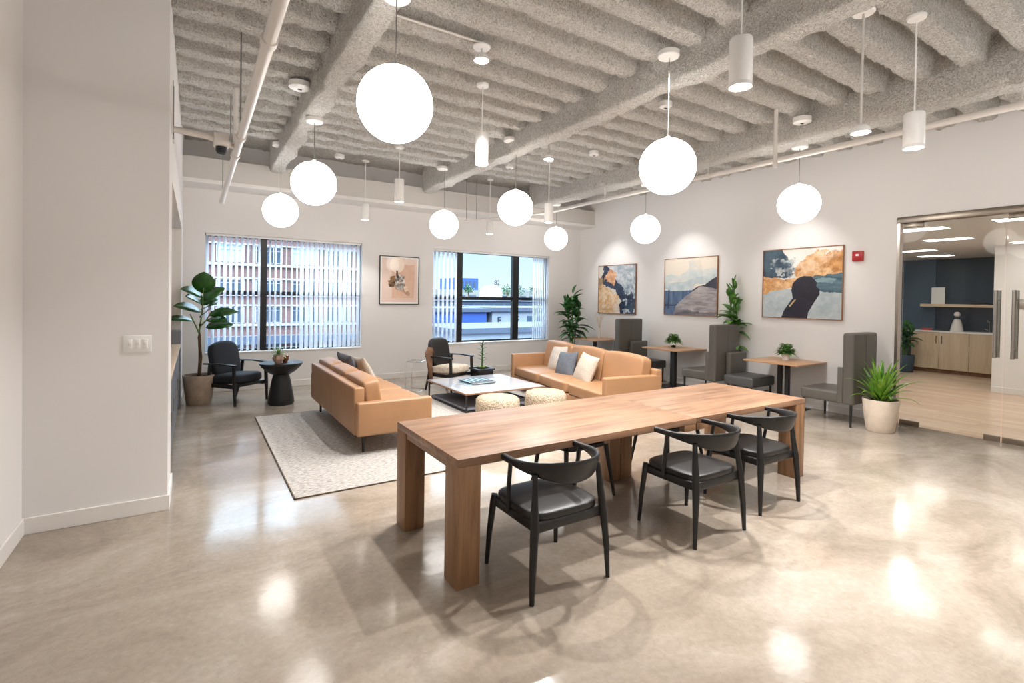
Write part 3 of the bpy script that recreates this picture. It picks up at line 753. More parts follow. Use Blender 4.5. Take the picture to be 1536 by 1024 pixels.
# ------------------------------------------------------------------ rug
rg = thing('area_rug', 'large beige woven rug under the sofas and coffee table', 'rug', (0, 0, 0))
q = G()
q.rbox(.70, 6.1, 4.36, 7.55, .001, .010, .003, 1); q.build('pile', M['rug'], rg)
q = G()
for a, b, c, e in ((.692, 6.108, 4.352, 4.362), (.692, 6.108, 7.548, 7.558), (.692, .702, 4.352, 7.558), (6.098, 6.108, 4.352, 7.558)): q.box(a, b, c, e, .0005, .011)
q.build('binding', M['rugedge'], rg, smooth=False)
RZ = .0105

# ------------------------------------------------------------------ sofas (local: faces +x, length along y)
def sofa(loc, rz, L, D, zb, za, zback, lab, mat, plinth=False, cushions_vis=3, armw=.10):
    t = thing('leather_sofa', lab, 'sofa', loc, rz)
    z0 = 0
    if plinth:
        q = G(); q.rbox(.02, D-.03, .02, L-.02, zb, zb+.15, .015, 3); q.build('base', M[mat], t)
    else:
        q = G(); q.rbox(.03, D-.04, armw*.6, L-armw*.6, zb, zb+.16, .015, 3); q.build('base', M[mat], t)
    q = G(); q.rbox(.0, .115, .005 if plinth else .10, L-(.005 if plinth else .10), zb, zback-.09 if plinth else zback, .022, 4); q.build('back_panel', M[mat], t)
    for s in (0, 1):
        a, b = (0, armw) if s == 0 else (L-armw, L)
        q = G(); q.rbox(.0 if plinth else .012, D, a, b, zb-.0, za, .026, 4); q.build('arm', M[mat], t)
    w = (L-2*armw)/3
    for k in range(3):
        yc = armw+w*(k+.5)
        q = G(); q.puff(D-.14, w*1.005, .17, Tm((D-.14)/2+.125, yc, zb+.16+.075), e=9, n=20, crown=.10); q.build('seat_cushion', M[mat], t, angle=180)
        q = G(); q.puff(.19, w*.99, zback-zb-.20+.02, Tm(.205, yc, (zback+zb+.30)/2+.01, ry=-.16), e=9, n=20, crown=.10); q.build('back_cushion', M[mat], t, angle=180)
    for x in (.12, D-.14):
        for y in (.16, L-.16):
            q = G(); q.tube([(x, y, .0), (x, y, zb+.01)], [.013, .02], 12); q.build('leg', M['blackmet'], t)
    q = G(); q.tube([(-.0005, L*.46, zb+.01), (-.0005, L*.46, zback-.03)], .0015, 4)
    if not plinth: q.build('seam', M['rugedge'], t)
    return t
sofa((1.40, 5.15, RZ), 0, 2.45, .84, .20, .555, .70, 'tan leather sofa seen from behind, standing on the left of the rug', 'tan')
sofa((5.83, 7.634, RZ), PI+math.radians(-8), 3.0, .93, .10, .64, .80, 'tan leather sofa facing the coffee table, with three scatter cushions', 'tan', plinth=True)
# scatter cushions on the sofas (u along the seat, leaning back)
def cushion(name, lab, mat, loc, rz, tilt, s=.44, th=.15, roll=0):
    q = G(); N = 18
    for sg in (-1, 1):
        vs = []
        for i in range(N+1):
            for j in range(N+1):
                a = -1+2*i/N; b = -1+2*j/N
                t_ = (max(0, (1-a*a))*max(0, (1-b*b)))**.42
                w_ = noise.noise((a*2.2+loc[0]*3, b*2.2, sg))*.012*(1-a*a)*(1-b*b)
                vs.append((sg*(th/2*t_+.002)+w_, a*s/2*(1-.07*(1-b*b)), b*s/2*(1-.07*(1-a*a))))
        f_s = [(i*(N+1)+j, i*(N+1)+j+1, (i+1)*(N+1)+j+1, (i+1)*(N+1)+j) for i in range(N) for j in range(N)]
        q.add(vs, f_s if sg < 0 else [f[::-1] for f in f_s])
    rim = [(i, 0) for i in range(N)]+[(N, j) for j in range(N)]+[(i, N) for i in range(N, 0, -1)]+[(0, j) for j in range(N, 0, -1)]
    o_ = (N+1)**2
    for k in range(len(rim)):
        (a, b), (c, d_) = rim[k], rim[(k+1) % len(rim)]
        q.f.append([a*(N+1)+b, c*(N+1)+d_, o_+c*(N+1)+d_, o_+a*(N+1)+b]); q.m.append(0)
    o = q.build(name, M[mat], angle=180, loc=loc); o.rotation_mode = 'XYZ'
    o.matrix_world = Matrix.Translation(loc) @ Matrix.Rotation(rz, 4, 'Z') @ Matrix.Rotation(tilt, 4, 'Y') @ Matrix.Rotation(roll, 4, 'X')
    tag(o, lab, 'cushion', None); return o
cushion('scatter_cushion', 'cream woven cushion at the far end of the facing tan sofa, leftmost of its three', 'cushion_white', (5.40, 6.98, .60), PI-.14, -.36, .50, .19, .1)
cushion('scatter_cushion', 'slate grey woven cushion between the two pale ones on the facing tan sofa', 'cushion_grey', (5.20, 6.50, .57), PI-.02, -.34, .46, .18, .08)
cushion('scatter_cushion', 'cream woven cushion in the middle of the facing tan sofa, right of the grey one', 'cushion_cream', (5.12, 5.92, .58), PI-.14, -.38, .49, .18, -.1)
cushion('scatter_cushion', 'grey patterned cushion leaning at the far end of the sofa seen from behind', 'cushion_grey', (1.86, 7.22, .64), .15, -.42, .46, .15, .05)
cushion('scatter_cushion', 'cream and tan cushion in front of the grey one on the sofa seen from behind', 'cushion_cream', (2.02, 7.06, .62), .15, -.5, .44, .14, -.05)

# ------------------------------------------------------------------ coffee table, magazines, poufs
ct = thing('coffee_table', 'low square coffee table with pale glossy top and thin black legs on the rug', 'coffee table', (3.95, 7.02, RZ))
hx, hy = .70, .70
q = G(); q.rbox(-hx, hx, -hy, hy, .262, .285, .003, 2); q.build('wood_edge', M['walnut_x'], ct)
q = G(); q.box(-hx+.012, hx-.012, -hy+.012, hy-.012, .2852, .2885); q.build('tabletop', M['tabletop'], ct, smooth=False)
for sx in (-1, 1):
    for sy in (-1, 1):
        q = G(); q.rbox(sx*(hx-.03)-.011, sx*(hx-.03)+.011, sy*(hy-.03)-.011, sy*(hy-.03)+.011, 0, .262, .002, 1); q.build('leg', M['blackmet'], ct)
q = G()
for sy in (-1, 1): q.box(-hx+.04, hx-.04, sy*(hy-.03)-.008, sy*(hy-.03)+.008, .004, .02)
for sx in (-1, 1): q.box(sx*(hx-.03)-.008, sx*(hx-.03)+.008, -hy+.04, hy-.04, .004, .02)
q.build('base_frame', M['blackmet'], ct, smooth=False)
q = G(); q.rbox(-hx+.05, hx-.3, -hy+.1, hy-.1, .022, .05, .003, 1); q.build('lower_shelf', M['asphalt'], ct)
mags = [(3.86, 7.12, .30, .22, .014, 'magcyan', 'pale teal magazine at the bottom of the stack on the coffee table', .15),
        (3.88, 7.06, .28, .2, .012, 'potblack', 'black magazine second from the bottom of the stack on the coffee table', .02),
        (3.84, 7.14, .27, .2, .010, 'magblue', 'dark magazine with pale printed lines on top of the stack on the coffee table', .1)]
z = RZ+.2887
for (x, y, L, Wd, h, m, lab, rz) in mags:
    L *= 1.25; Wd *= 1.15; t = thing('magazine', lab, 'magazine', (x, y, z), rz)
    q = G(); q.rbox(-Wd, Wd, -L/2, L/2, 0.0005, h, .002, 1); q.build('cover', M[m], t)
    q = G(); q.box(-Wd+.004, Wd-.004, -L/2-.001, -L/2+.004, .003, h-.003); q.build('pages', M['paper'], t, smooth=False)
    z += h+.0005
q = G()
for k in range(5): q.box(-.2+k*.085, -.2+k*.085+.03, -.13, .13, 0, .0008)
q.build('cover_print', M['magcyan'], t, smooth=False, loc=(0, 0, .0101))
for (x, y, lab) in ((3.17, 5.30, 'cream boucle pouf nearer the sofa seen from behind, left of the pair'), (3.92, 5.32, 'cream boucle pouf nearer the facing sofa, right of the pair')):
    q = G(); q.lathe([(.0, 0), (.25, .0), (.268, .02), (.274, .1), (.274, .34), (.268, .40), (.24, .435), (.15, .45), (.0, .453)], 40)
    for i, v in enumerate(q.v):
        n_ = noise.noise((v.x*16+x, v.y*16, v.z*16)); rr = Vector((v.x, v.y, 0)); q.v[i] = v+rr*.035*n_+Vector((0, 0, .006*n_ if v.z > .3 else 0))
    tag(q.build('pouf', M['pouffleece'], loc=(x, y, RZ), angle=180), lab, 'pouf', 'boucle poufs by the coffee table')

# ------------------------------------------------------------------ black lounge armchair by window 1 (local faces +y)
def armchair(lab, loc, rz, w, d, fab_seat, fab_back, frame, hide=False):
    t = thing('lounge_armchair', lab, 'armchair', loc, rz)
    hw, hd = w/2, d/2
    for s in (-1, 1):
        q = G(); q.tube([(s*hw, hd, 0), (s*hw, hd-.015, .3), (s*hw, hd-.03, .60)], 1, n=12, sq=[(.017, .015), (.024, .022), (.020, .024)]); q.build('leg', M[frame], t)
        q = G(); q.tube([(s*(hw-.02), -hd-.06, 0), (s*(hw-.01), -hd+.03, .3), (s*hw, -hd+.06, .60)], 1, n=12, sq=[(.017, .015), (.024, .022), (.018, .02)]); q.build('leg', M[frame], t)
        q = G(); q.tube([(s*hw, hd+.01, .60), (s*(hw+.005), .0, .612), (s*(hw-.005), -hd-.06, .60)], 1, n=12, sq=[(.030, .014), (.026, .013), (.022, .012)]); q.build('armrest', M[frame], t)
    q = G(); q.rbox(-hw+.02, hw-.02, hd-.06, hd-.02, .27, .32, .008, 2); q.rbox(-hw+.02, hw-.02, -hd+.01, -hd+.05, .24, .29, .008, 2)
    for s in (-1, 1): q.rbox(s*(hw-.035)-.018, s*(hw-.035)+.018, -hd+.02, hd-.03, .25, .31, .006, 2)
    q.build('seat_frame', M[frame], t)
    q = G(); q.puff(w-.07, d+.0, .15, Tm(0, .0, .375, rx=.07), e=5, n=16, crown=.15); q.build('seat_cushion', M[fab_seat], t, angle=180)
    q = G(); q.puff(w-.10, .14, .50, Tm(0, -hd+.015, .645, rx=.22), e=4.5, n=16, crown=.12); q.build('backrest', M[fab_back], t, angle=180)
    return t
# feet measured: (.168,8.85) (.50,8.34) (.96,8.71) (.61,9.28)
armchair('black armchair with dark fabric cushions below the first window, beside the round table', (.565, 8.80, 0), math.radians(-141), .60, .56, 'navyfab', 'navyfab', 'black')
a2 = armchair('armchair with black leather back and cream hide seat below the second window', (3.90, 8.20, 0), math.radians(-156), .58, .56, 'hide', 'blackleather', 'black')
for s in (-1,):
    q = G(); q.tube([(.31, -.16, .12), (.325, -.20, .45), (.31, -.24, .66), (.27, -.25, .74), (.22, -.24, .66)], 1, n=12, sq=[(.03, .02), (.05, .025), (.07, .03), (.07, .03), (.05, .02)]); q.build('draped_hide', M['hidebrown'], a2, angle=180)
for (x0, y0, lab) in ((3.33, 8.42, 'thin chrome open-frame side table left of the hide-seat armchair'),):
    t = thing('wire_side_table', lab, 'side table', (x0, y0, 0), math.radians(-40))
    for s in (-1, 1):
        q = G(); q.tube([(-.13, s*.17, .004), (-.13, s*.17, .52)], .006, 8); q.build('leg', M['chrome'], t)
    q = G(); q.tube([(-.13, -.17, .52), (.13, -.17, .52), (.13, .17, .52), (-.13, .17, .52), (-.13, -.17, .52)], .006, 8); q.build('top_frame', M['chrome'], t)
    q = G(); q.tube([(-.13, -.17, .005), (.13, -.17, .005), (.13, .17, .005), (-.13, .17, .005)], .005, 8); q.build('foot_frame', M['chrome'], t)
    q = G(); q.box(-.125, .125, -.165, .165, .515, .52); q.build('glass_top', M['glass'], t, smooth=False)

# round pedestal table
rt = thing('pedestal_table', 'black round pedestal side table with a wide top next to the dark armchair', 'side table', (1.12, 8.32, 0))
q = G(); q.lathe([(.0, .0), (.175, .0), (.188, .02), (.182, .1), (.13, .38), (.115, .44), (.12, .47), (.0, .47)], 40); q.build('pedestal', M['blackmet'], rt)
q = G(); q.lathe([(.0, .455), (.13, .455), (.2, .50), (.27, .565), (.305, .615), (.31, .63), (.30, .637), (.0, .638)], 48); q.build('tabletop', M['blackmet'], rt)

# ------------------------------------------------------------------ booth seating along the right wall
def booth_table(Y, lab):
    t = thing('booth_table', lab, 'table', (7.82, Y, 0), 0, 'small oak booth tables along the wall')
    q = G(); q.rbox(-.42, .414, -.43, .43, .728, .752, .004, 2)
    q.build('tabletop', M['oak_x'], t)
    for y, x in ((-.12, -.12), (.12, .10)):
        q = G(); q.rbox(x-.03, x+.03, y-.03, y+.03, .012, .728, .004, 2); q.build('leg', M['blackmet'], t)
    q = G(); q.rbox(-.3, .3, -.26, .26, .0, .012, .004, 2); q.build('base_plate', M['blackmet'], t)
booth_table(4.33, 'oak-topped booth table nearest the glass doors, with a potted plant')
booth_table(6.47, 'oak-topped booth table in the middle of the row, with a potted plant')
booth_table(8.72, 'oak-topped booth table furthest back in the row near the corner plant')
def high_chair(Y, lab, h=1.26, x0=7.40, x1=8.08):
    """faces +y, tall upholstered back"""
    t = thing('high_back_booth_chair', lab, 'chair', ((x0+x1)/2, Y, 0), 0, 'high-backed booth chairs'); hw = (x1-x0)/2
    q = G(); q.rbox(-hw, hw, -.10, .045, .30, h, .03, 4); q.build('backrest', M['booth'], t)
    q = G(); q.rbox(-hw+.01, hw-.01, .046, .60, .30, .46, .035, 4); q.build('seat', M['booth'], t)
    for s in (-1, 1):
        q = G(); q.rbox(s*(hw-.012)-.016, s*(hw-.012)+.016, .03, .10, .31, .80, .012, 3); q.build('side_wing', M['booth'], t)
        for y in (-.06, .55):
            q = G(); q.tube([(s*(hw-.04), y, 0), (s*(hw-.04), y, .31)], [.013, .018], 12); q.build('leg', M['blackmet'], t)
    q = G(); q.tube([(0, -.1005, .32), (0, -.1005, h-.03)], .0018, 4); q.build('back_seam', M['blackmet'], t)
high_chair(3.27, 'tall dark high-backed booth chair nearest the glass doors, behind the spiky plant')
high_chair(5.36, 'tall dark high-backed booth chair in the middle, between the two paintings')
high_chair(7.62, 'tall dark high-backed booth chair furthest back, left below the first painting')
def low_chair(Y, lab):
    """faces -y, low back against the tall chair behind"""
    t = thing('low_booth_seat', lab, 'chair', (7.78, Y, 0), 0, 'low booth seats')
    q = G(); q.rbox(-.30, .34, -.52, -.0, .29, .45, .03, 4); q.build('seat', M['boothdark'], t)
    q = G(); q.rbox(-.12, .36, .0, .09, .40, .80, .03, 4); q.build('backrest', M['booth'], t)
    for sx in (-.25, .29):
        for y in (-.47, -.06):
            q = G(); q.tube([(sx, y, 0), (sx, y, .30)], [.013, .018], 12); q.build('leg', M['blackmet'], t)
    q = G(); q.rbox(-.24, .28, -.475, -.465, .2, .215, .002, 1); q.build('stretcher', M['blackmet'], t)
low_chair(5.16, 'low dark booth seat backed against the middle tall chair, by the table nearest the doors')
low_chair(7.42, 'low dark booth seat backed against the furthest tall chair, behind the facing sofa')

# ------------------------------------------------------------------ plants
def pot(t, prof, mat, n=36, soil_r=None, soil_z=None):
    q = G(); q.lathe(prof, n); p = q.build('pot', M[mat], t)
    q = G(); q.lathe([(.0, soil_z-.02), (soil_r, soil_z-.02), (soil_r*.98, soil_z), (.0, soil_z+.01)], 24); q.build('soil', M['soil'], t)
def potprof(r0, r1, h, wall=.015): return [(.0, 0), (r0*.93, 0), (r0, .012), ((r0+r1)/2*1.01, h*.5), (r1, h-.008), (r1-.004, h), (r1-wall, h), (r1-wall, h-.05), (.0, h-.05)]
random.seed(11)
# rubber plant: big oval leaves, measured tips
rp = thing('rubber_plant', 'tall rubber plant with big oval leaves in a stone pot, in the left corner', 'plant', (.06, 8.90, 0))
pot(rp, potprof(.165, .215, .44), 'pot', 36, .2, .40)
q = G(); q.tube([(0, 0, .38), (.015, 0, .7), (.0, 0, 1.0), (.01, 0, 1.2)], [.03, .026, .022, .02], 12); q.build('trunk', M['bark'], rp)
q = G()
st = [((.0, 0, 1.1), (.05, -.02, 1.75)), ((.0, 0, 1.05), (-.12, -.05, 1.35)), ((.0, 0, 1.15), (.16, 0, 1.4))]
for a, b in st: q.tube([a, ((a[0]+b[0])/2+.01, 0, (a[2]+b[2])/2-.02), b], [.012, .01, .007], 8)
q.build('stem', M['stemgreen'], rp)
q = G()
rl = [((.05, 0, 1.66), (.0, -.25, 1), .36, .25), ((.04, 0, 1.60), (-.8, -.55, .55), .34, .19), ((.05, 0, 1.55), (.75, .3, .75), .36, .17),
      ((.03, 0, 1.5), (-.6, -.6, .5), .30, .2), ((.05, 0, 1.42), (.45, -.8, .4), .32, .20), ((.02, 0, 1.38), (-.85, -.5, .42), .38, .18),
      ((.12, 0, 1.32), (1, -.1, .35), .36, .17), ((-.08, 0, 1.25), (-.85, -.5, .25), .36, .12), ((.1, 0, 1.26), (.7, -.6, .1), .30, .17),
      ((.08, 0, 1.14), (1, -.2, .3), .34, .18), ((.03, 0, 1.3), (.3, -.6, .5), .26, .18), ((.02, .02, 1.48), (.6, .5, .5), .3, .17)]
for b, d, L, Wd in rl: q.leaf(b, d, (0, -.6, .8), L*1.2, Wd*1.22, .35, .10, 10)
q.build('leaves', M['leaf_rubber'], rp, angle=180, solid=.002)

def bushy(name, lab, loc, H, z0, n, L, Wd, spread, mat, potp=None, potmat=None, soil=None, stems=4, prof='lance', cat='plant', xk=1):
    t = thing(name, lab, cat, loc)
    if potp: pot(t, potp, potmat, 32, *soil)
    q = G(); tops = []
    for k in range(stems):
        a = 2*PI*k/stems+random.random(); r = spread*.25*(0 if k == 0 else 1)
        b = (math.cos(a)*r, math.sin(a)*r, z0+(H-z0)*(1-.22*(k > 0)*random.random()-.1*(k > 0)))
        q.tube([(math.cos(a)*.03, math.sin(a)*.03, z0-.06), (b[0]*.6, b[1]*.6, (z0+b[2])/2), b], [.012, .01, .006], 7); tops.append(b)
    q.build('stem', M['stemgreen'], t)
    q = G()
    for i in range(n):
        b = tops[i % stems]; f = 1-(i//stems)/(n/stems)*.98
        a = i*2.4+random.uniform(-.3, .3); zz = z0+(b[2]-z0)*(.12+.88*f)
        el = .25+1.1*f**3+random.uniform(-.25, .25)
        k = .75+.5*math.sin(PI*min(1, (1-f)*.9+.15))
        q.leaf((b[0]*f, b[1]*f, zz), (math.cos(a)*math.cos(el)*(xk if math.cos(a) > 0 else 1), math.sin(a)*math.cos(el), math.sin(el)), (0, 0, 1), L*k*random.uniform(.8, 1.1), Wd*k, .5+.4*(1-f), .18, 7, prof)
    q.build('leaves', M[mat], t, angle=180, solid=.0012)
    return t
bushy('corner_plant', 'dense broad-leaved green plant standing in the back right corner', (7.48, 9.14, 0), 1.78, .55, 64, .42, .15, .62, 'leaf_dark', potprof(.16, .2, .50), 'grey_cab', (.185, .47), 5)
bushy('tall_leafy_plant', 'slender leafy plant rising behind the middle high-backed chair', (8.145, 5.43, 0), 1.93, .5, 54, .30, .125, .30, 'leaf_mid', potprof(.045, .055, .62, .006), 'potpale', (.045, .58), 3, xk=.1)
bushy('kitchen_plant', 'dark leafy plant in a dark planter at the left of the kitchen cabinets', (14.80, 5.22, 0), 1.12, .45, 44, .26, .12, .5, 'leaf_dark', potprof(.17, .2, .42), 'navy', (.185, .39), 5)
# spiky dracaena
dr = thing('dracaena_plant', 'spiky green plant with long arching leaves in a beige pot by the glass doors', 'plant', (7.60, 2.93, 0))
pot(dr, potprof(.155, .205, .42), 'potpale', 40, .187, .385)
q = G()
for i in range(38):
    a = i*2.4; f = i/38; el = .62+.80*(1-f)+random.uniform(-.1, .1)
    r = .02+.03*f
    q.leaf((math.cos(a)*r, math.sin(a)*r, .37+.1*(1-f)), (math.cos(a)*math.cos(el), math.sin(a)*math.cos(el), math.sin(el)), (0, 0, 1), random.uniform(.62, .82)*(1 if f < .7 else .7), .052, .45+.5*f, .22, 12, 'blade')
q.build('leaves', M['leaf_bright'], dr, angle=180, solid=.0012)
def small_plant(name, lab, loc, potfn, mat, n=80, L=.155, Wd=.045, base_z=.10, dome=.12):
    t = thing(name, lab, 'plant', loc, 0)
    potfn(t)
    q = G()
    for i in range(n):
        a = i*2.4; f = (i+.5)/n; el = 1.45-1.5*f
        zc = base_z+dome*.35*(1-f)
        q.leaf((math.cos(a)*.025*f, math.sin(a)*.025*f, zc), (math.cos(a)*math.cos(el), math.sin(a)*math.cos(el), math.sin(el)+.12), (0, 0, 1), L*random.uniform(.8, 1.35), Wd, .7, .2, 5, 'oval')
        if i % 2:
            p = Vector((math.cos(a)*math.cos(el), math.sin(a)*math.cos(el), math.sin(el)))*L*.65+Vector((0, 0, zc))
            q.leaf(p, (math.cos(a+1.2), math.sin(a+1.2), .5), (0, 0, 1), L*.6, Wd*.9, .5, .2, 5, 'oval')
    q.build('leaves', M[mat], t, angle=180, solid=.001)
    return t
small_plant('potted_herb', 'small bushy green plant in a white pot on the booth table nearest the doors', (7.92, 4.36, .752), lambda t: pot(t, potprof(.056, .062, .095, .006), 'potwhite', 28, .055, .085), 'leaf_mid')
def glassvase(t):
    q = G(); q.lathe([(.03, 0), (.045, .004), (.06, .04), (.055, .075), (.05, .085), (.046, .085), (.052, .04), (.03, .008)], 24); q.build('vase', M['glass'], t)
    q = G(); q.lathe([(.0, .008), (.04, .008), (.048, .04), (.0, .055)], 16); q.build('soil', M['soil'], t)
small_plant('potted_herb', 'small bushy green plant in a clear bowl on the middle booth table', (7.86, 6.52, .752), glassvase, 'leaf_mid')
t = thing('dried_stems_vase', 'slim pale vase with dried stems on the furthest booth table', 'vase', (7.92, 8.70, .752))
q = G(); q.lathe([(.0, 0), (.032, 0), (.036, .02), (.028, .18), (.022, .24), (.018, .24), (.0, .2)], 20); q.build('vase', M['potwhite'], t)
q = G()
for i in range(16):
    a = i*2.4; r = .05+.08*(i/16)
    q.tube([(0, 0, .2), (math.cos(a)*r*.4, math.sin(a)*r*.4, .38), (math.cos(a)*r, math.sin(a)*r, .48+.12*random.random())], [.0025, .002, .004], 5)
q.build('dried_stems', M['dryreed'], t)
# succulent in faceted pot on the round table
def facet(t):
    q = G(); q.lathe([(.0, 0), (.045, 0), (.082, .065), (.068, .125), (.055, .125), (.05, .11), (.0, .11)], 6); q.build('pot', M['potpink'], t, smooth=False)
sp = small_plant('succulent_plant', 'small spiky succulent in a faceted pink pot on the round black table', (1.06, 8.18, .638), facet, 'leaf_pale', 34, .13, .022, .11, .10)
q = G(); q.lathe([(.0, 0), (.03, 0), (.048, .04), (.05, .10), (.04, .105), (.0, .09)], 12, Tm(0, 0, 0)); tag(q.build('copper_cup', M['copper'], loc=(1.17, 8.28, .638)), 'small copper cup behind the faceted pot on the round black table', 'cup')
# cactus-like bromeliad behind the coffee table
cp = thing('bromeliad_plant', 'upright stemmed plant in a square black pot behind the coffee table', 'plant', (4.42, 7.96, 0))
q = G()
vs = [(-.16, -.16), (.16, -.16), (.16, .16), (-.16, .16)]
q.add([(x*.82, y*.82, 0) for x, y in vs]+[(x*.95, y*.95, .36) for x, y in vs]+[(x*1.08, y*1.08, .36) for x, y in vs]+[(x*1.08, y*1.08, .39) for x, y in vs]+[(x*.95, y*.95, .39) for x, y in vs]+[(x*.9, y*.9, .34) for x, y in vs],
      [(3, 2, 1, 0)]+[(k*4+i, k*4+(i+1) % 4, k*4+4+(i+1) % 4, k*4+4+i) for k in range(5) for i in range(4)]+[(20, 21, 22, 23)])
q.build('pot', M['potblack'], cp, smooth=False)
q = G(); q.tube([(0, 0, .34), (.005, 0, .6), (0, 0, .84)], [.02, .016, .01], 10); q.build('stem', M['leaf_dark'], cp)
q = G()
for i in range(26):
    a = i*2.4; q.leaf((0, 0, .36), (math.cos(a)*.8, math.sin(a)*.8, .8), (0, 0, 1), random.uniform(.12, .2), .035, .6, .2, 6, 'blade')
q.build('lower_leaves', M['leaf_pale'], cp, angle=180, solid=.001)
q = G()
for i in range(16):
    a = i*2.4; zz = .5+.36*i/16; q.leaf((0, 0, zz), (math.cos(a), math.sin(a), .6), (0, 0, 1), .15-.04*i/16, .035, .3, .2, 6, 'oval')
q.build('upper_leaves', M['leaf_dark'], cp, angle=180, solid=.001)
# ------------------------------------------------------------------ pictures
rng = np.random.RandomState(5)
def vnoise(x, y, seed):
    r = np.random.RandomState(seed).rand(64, 64)
    xi = np.floor(x).astype(int); yi = np.floor(y).astype(int); fx = x-xi; fy = y-yi
    fx = fx*fx*(3-2*fx); fy = fy*fy*(3-2*fy)
    g = lambda a, b: r[a % 64, b % 64]
    return (g(xi, yi)*(1-fx)+g(xi+1, yi)*fx)*(1-fy)+(g(xi, yi+1)*(1-fx)+g(xi+1, yi+1)*fx)*fy
def fbm(x, y, seed, o=5, gain=.55):
    s = 0; a = 1; t = 0
    for k in range(o): s = s+a*vnoise(x*2**k, y*2**k, seed+k); t += a; a *= gain
    return s/t
def inpoly(x, y, P):
    m = np.zeros(x.shape, bool); n = len(P)
    for i in range(n):
        (x1, y1), (x2, y2) = P[i], P[(i+1) % n]
        c = ((y1 > y) != (y2 > y)) & (x < (x2-x1)*(y-y1)/((y2-y1) or 1e-9)+x1)
        m ^= c
    return m
def lin(c):
    c = np.array(c, float)/255; return np.where(c <= .04045, c/12.92, ((c+.055)/1.055)**2.4)
def paint(layers, bg, nx=230, ny=210):
    u, v = np.meshgrid(np.linspace(0, 1, nx), np.linspace(0, 1, ny))
    img = np.empty((ny, nx, 3)); n0 = fbm(u*5, v*5, 3)[..., None]
    img[:] = lin(bg[0])*(1-n0)+lin(bg[1])*n0
    for k, L in enumerate(layers):
        P, c1, c2 = L[:3]; amp = L[3] if len(L) > 3 else .05; fr = L[4] if len(L) > 4 else 6; sx, sy = L[5] if len(L) > 5 else (1, 1); cov = L[6] if len(L) > 6 else 0
        du = (fbm(u*fr, v*fr, 10+k*7)-.5)*amp*2; dv = (fbm(u*fr, v*fr, 60+k*5)-.5)*amp*2
        m = inpoly(u+du, v+dv, P)
        if cov: m &= fbm(u*fr*1.6, v*fr*1.6, 90+k) > cov
        q = fbm(u*9*sx, v*9*sy, 30+k*3, 5, .7); q = np.clip((q-.3)/.4, 0, 1)[..., None]
        img = np.where(m[..., None], lin(c1)*(1-q)+lin(c2)*q, img)
    return u, v, img
def picture(name, lab, cat, W_, H_, T, layers, bg, frame, fd=.035, fw=.012, mat=None, group=None, mount=None):
    t = thing(name, lab, cat, (0, 0, 0), 0, group); t.matrix_world = T
    # local: x right, z up, +y towards the wall; front faces -y
    q = G()
    for a, b, c, e in ((-W_/2, W_/2, H_/2-fw, H_/2), (-W_/2, W_/2, -H_/2, -H_/2+fw), (-W_/2, -W_/2+fw, -H_/2+fw, H_/2-fw), (W_/2-fw, W_/2, -H_/2+fw, H_/2-fw)): q.box(a, b, -fd, -.002, c, e)
    q.build('frame', M[frame], t, smooth=False)
    u, v, img = paint(layers, bg)
    w, h = W_-2*fw, H_-2*fw
    x = (u-.5)*w; z = (v-.5)*h; ny, nx = u.shape
    co = np.stack([x, np.full_like(x, -fd+.010), z], -1).reshape(-1, 3)
    i = np.arange(nx*(ny)).reshape(ny, nx)
    f = np.stack([i[:-1, :-1], i[:-1, 1:], i[1:, 1:], i[1:, :-1]], -1).reshape(-1, 4)
    me = bpy.data.meshes.new('canvas'); me.from_pydata(co.tolist(), [], f.tolist())
    ca = me.color_attributes.new('paint', 'FLOAT_COLOR', 'POINT')
    ca.data.foreach_set('color', np.concatenate([img.reshape(-1, 3), np.ones((nx*ny, 1))], 1).astype(np.float32).ravel())
    me.materials.append(mat or M['canvas']); o = bpy.data.objects.new('canvas', me); COL.objects.link(o); o.parent = t
    q = G(); q.box(-W_/2+fw, W_/2-fw, -fd+.012, -.004, -H_/2+fw, H_/2-fw); q.build('backing', M['oak_kitchen'], t, smooth=False)
    return t
M['canvas'] = vcol_mat('painted_canvas', .4, .35); M['print'] = vcol_mat('framed_print', .5, .3)
def wallR(yc, zc): return Matrix.Translation((XR, yc, zc)) @ Matrix.Rotation(-PI/2, 4, 'Z')
G_ = 'abstract paintings on the right wall'
full = [(-.2, -.2), (1.2, -.2), (1.2, 1.2), (-.2, 1.2)]
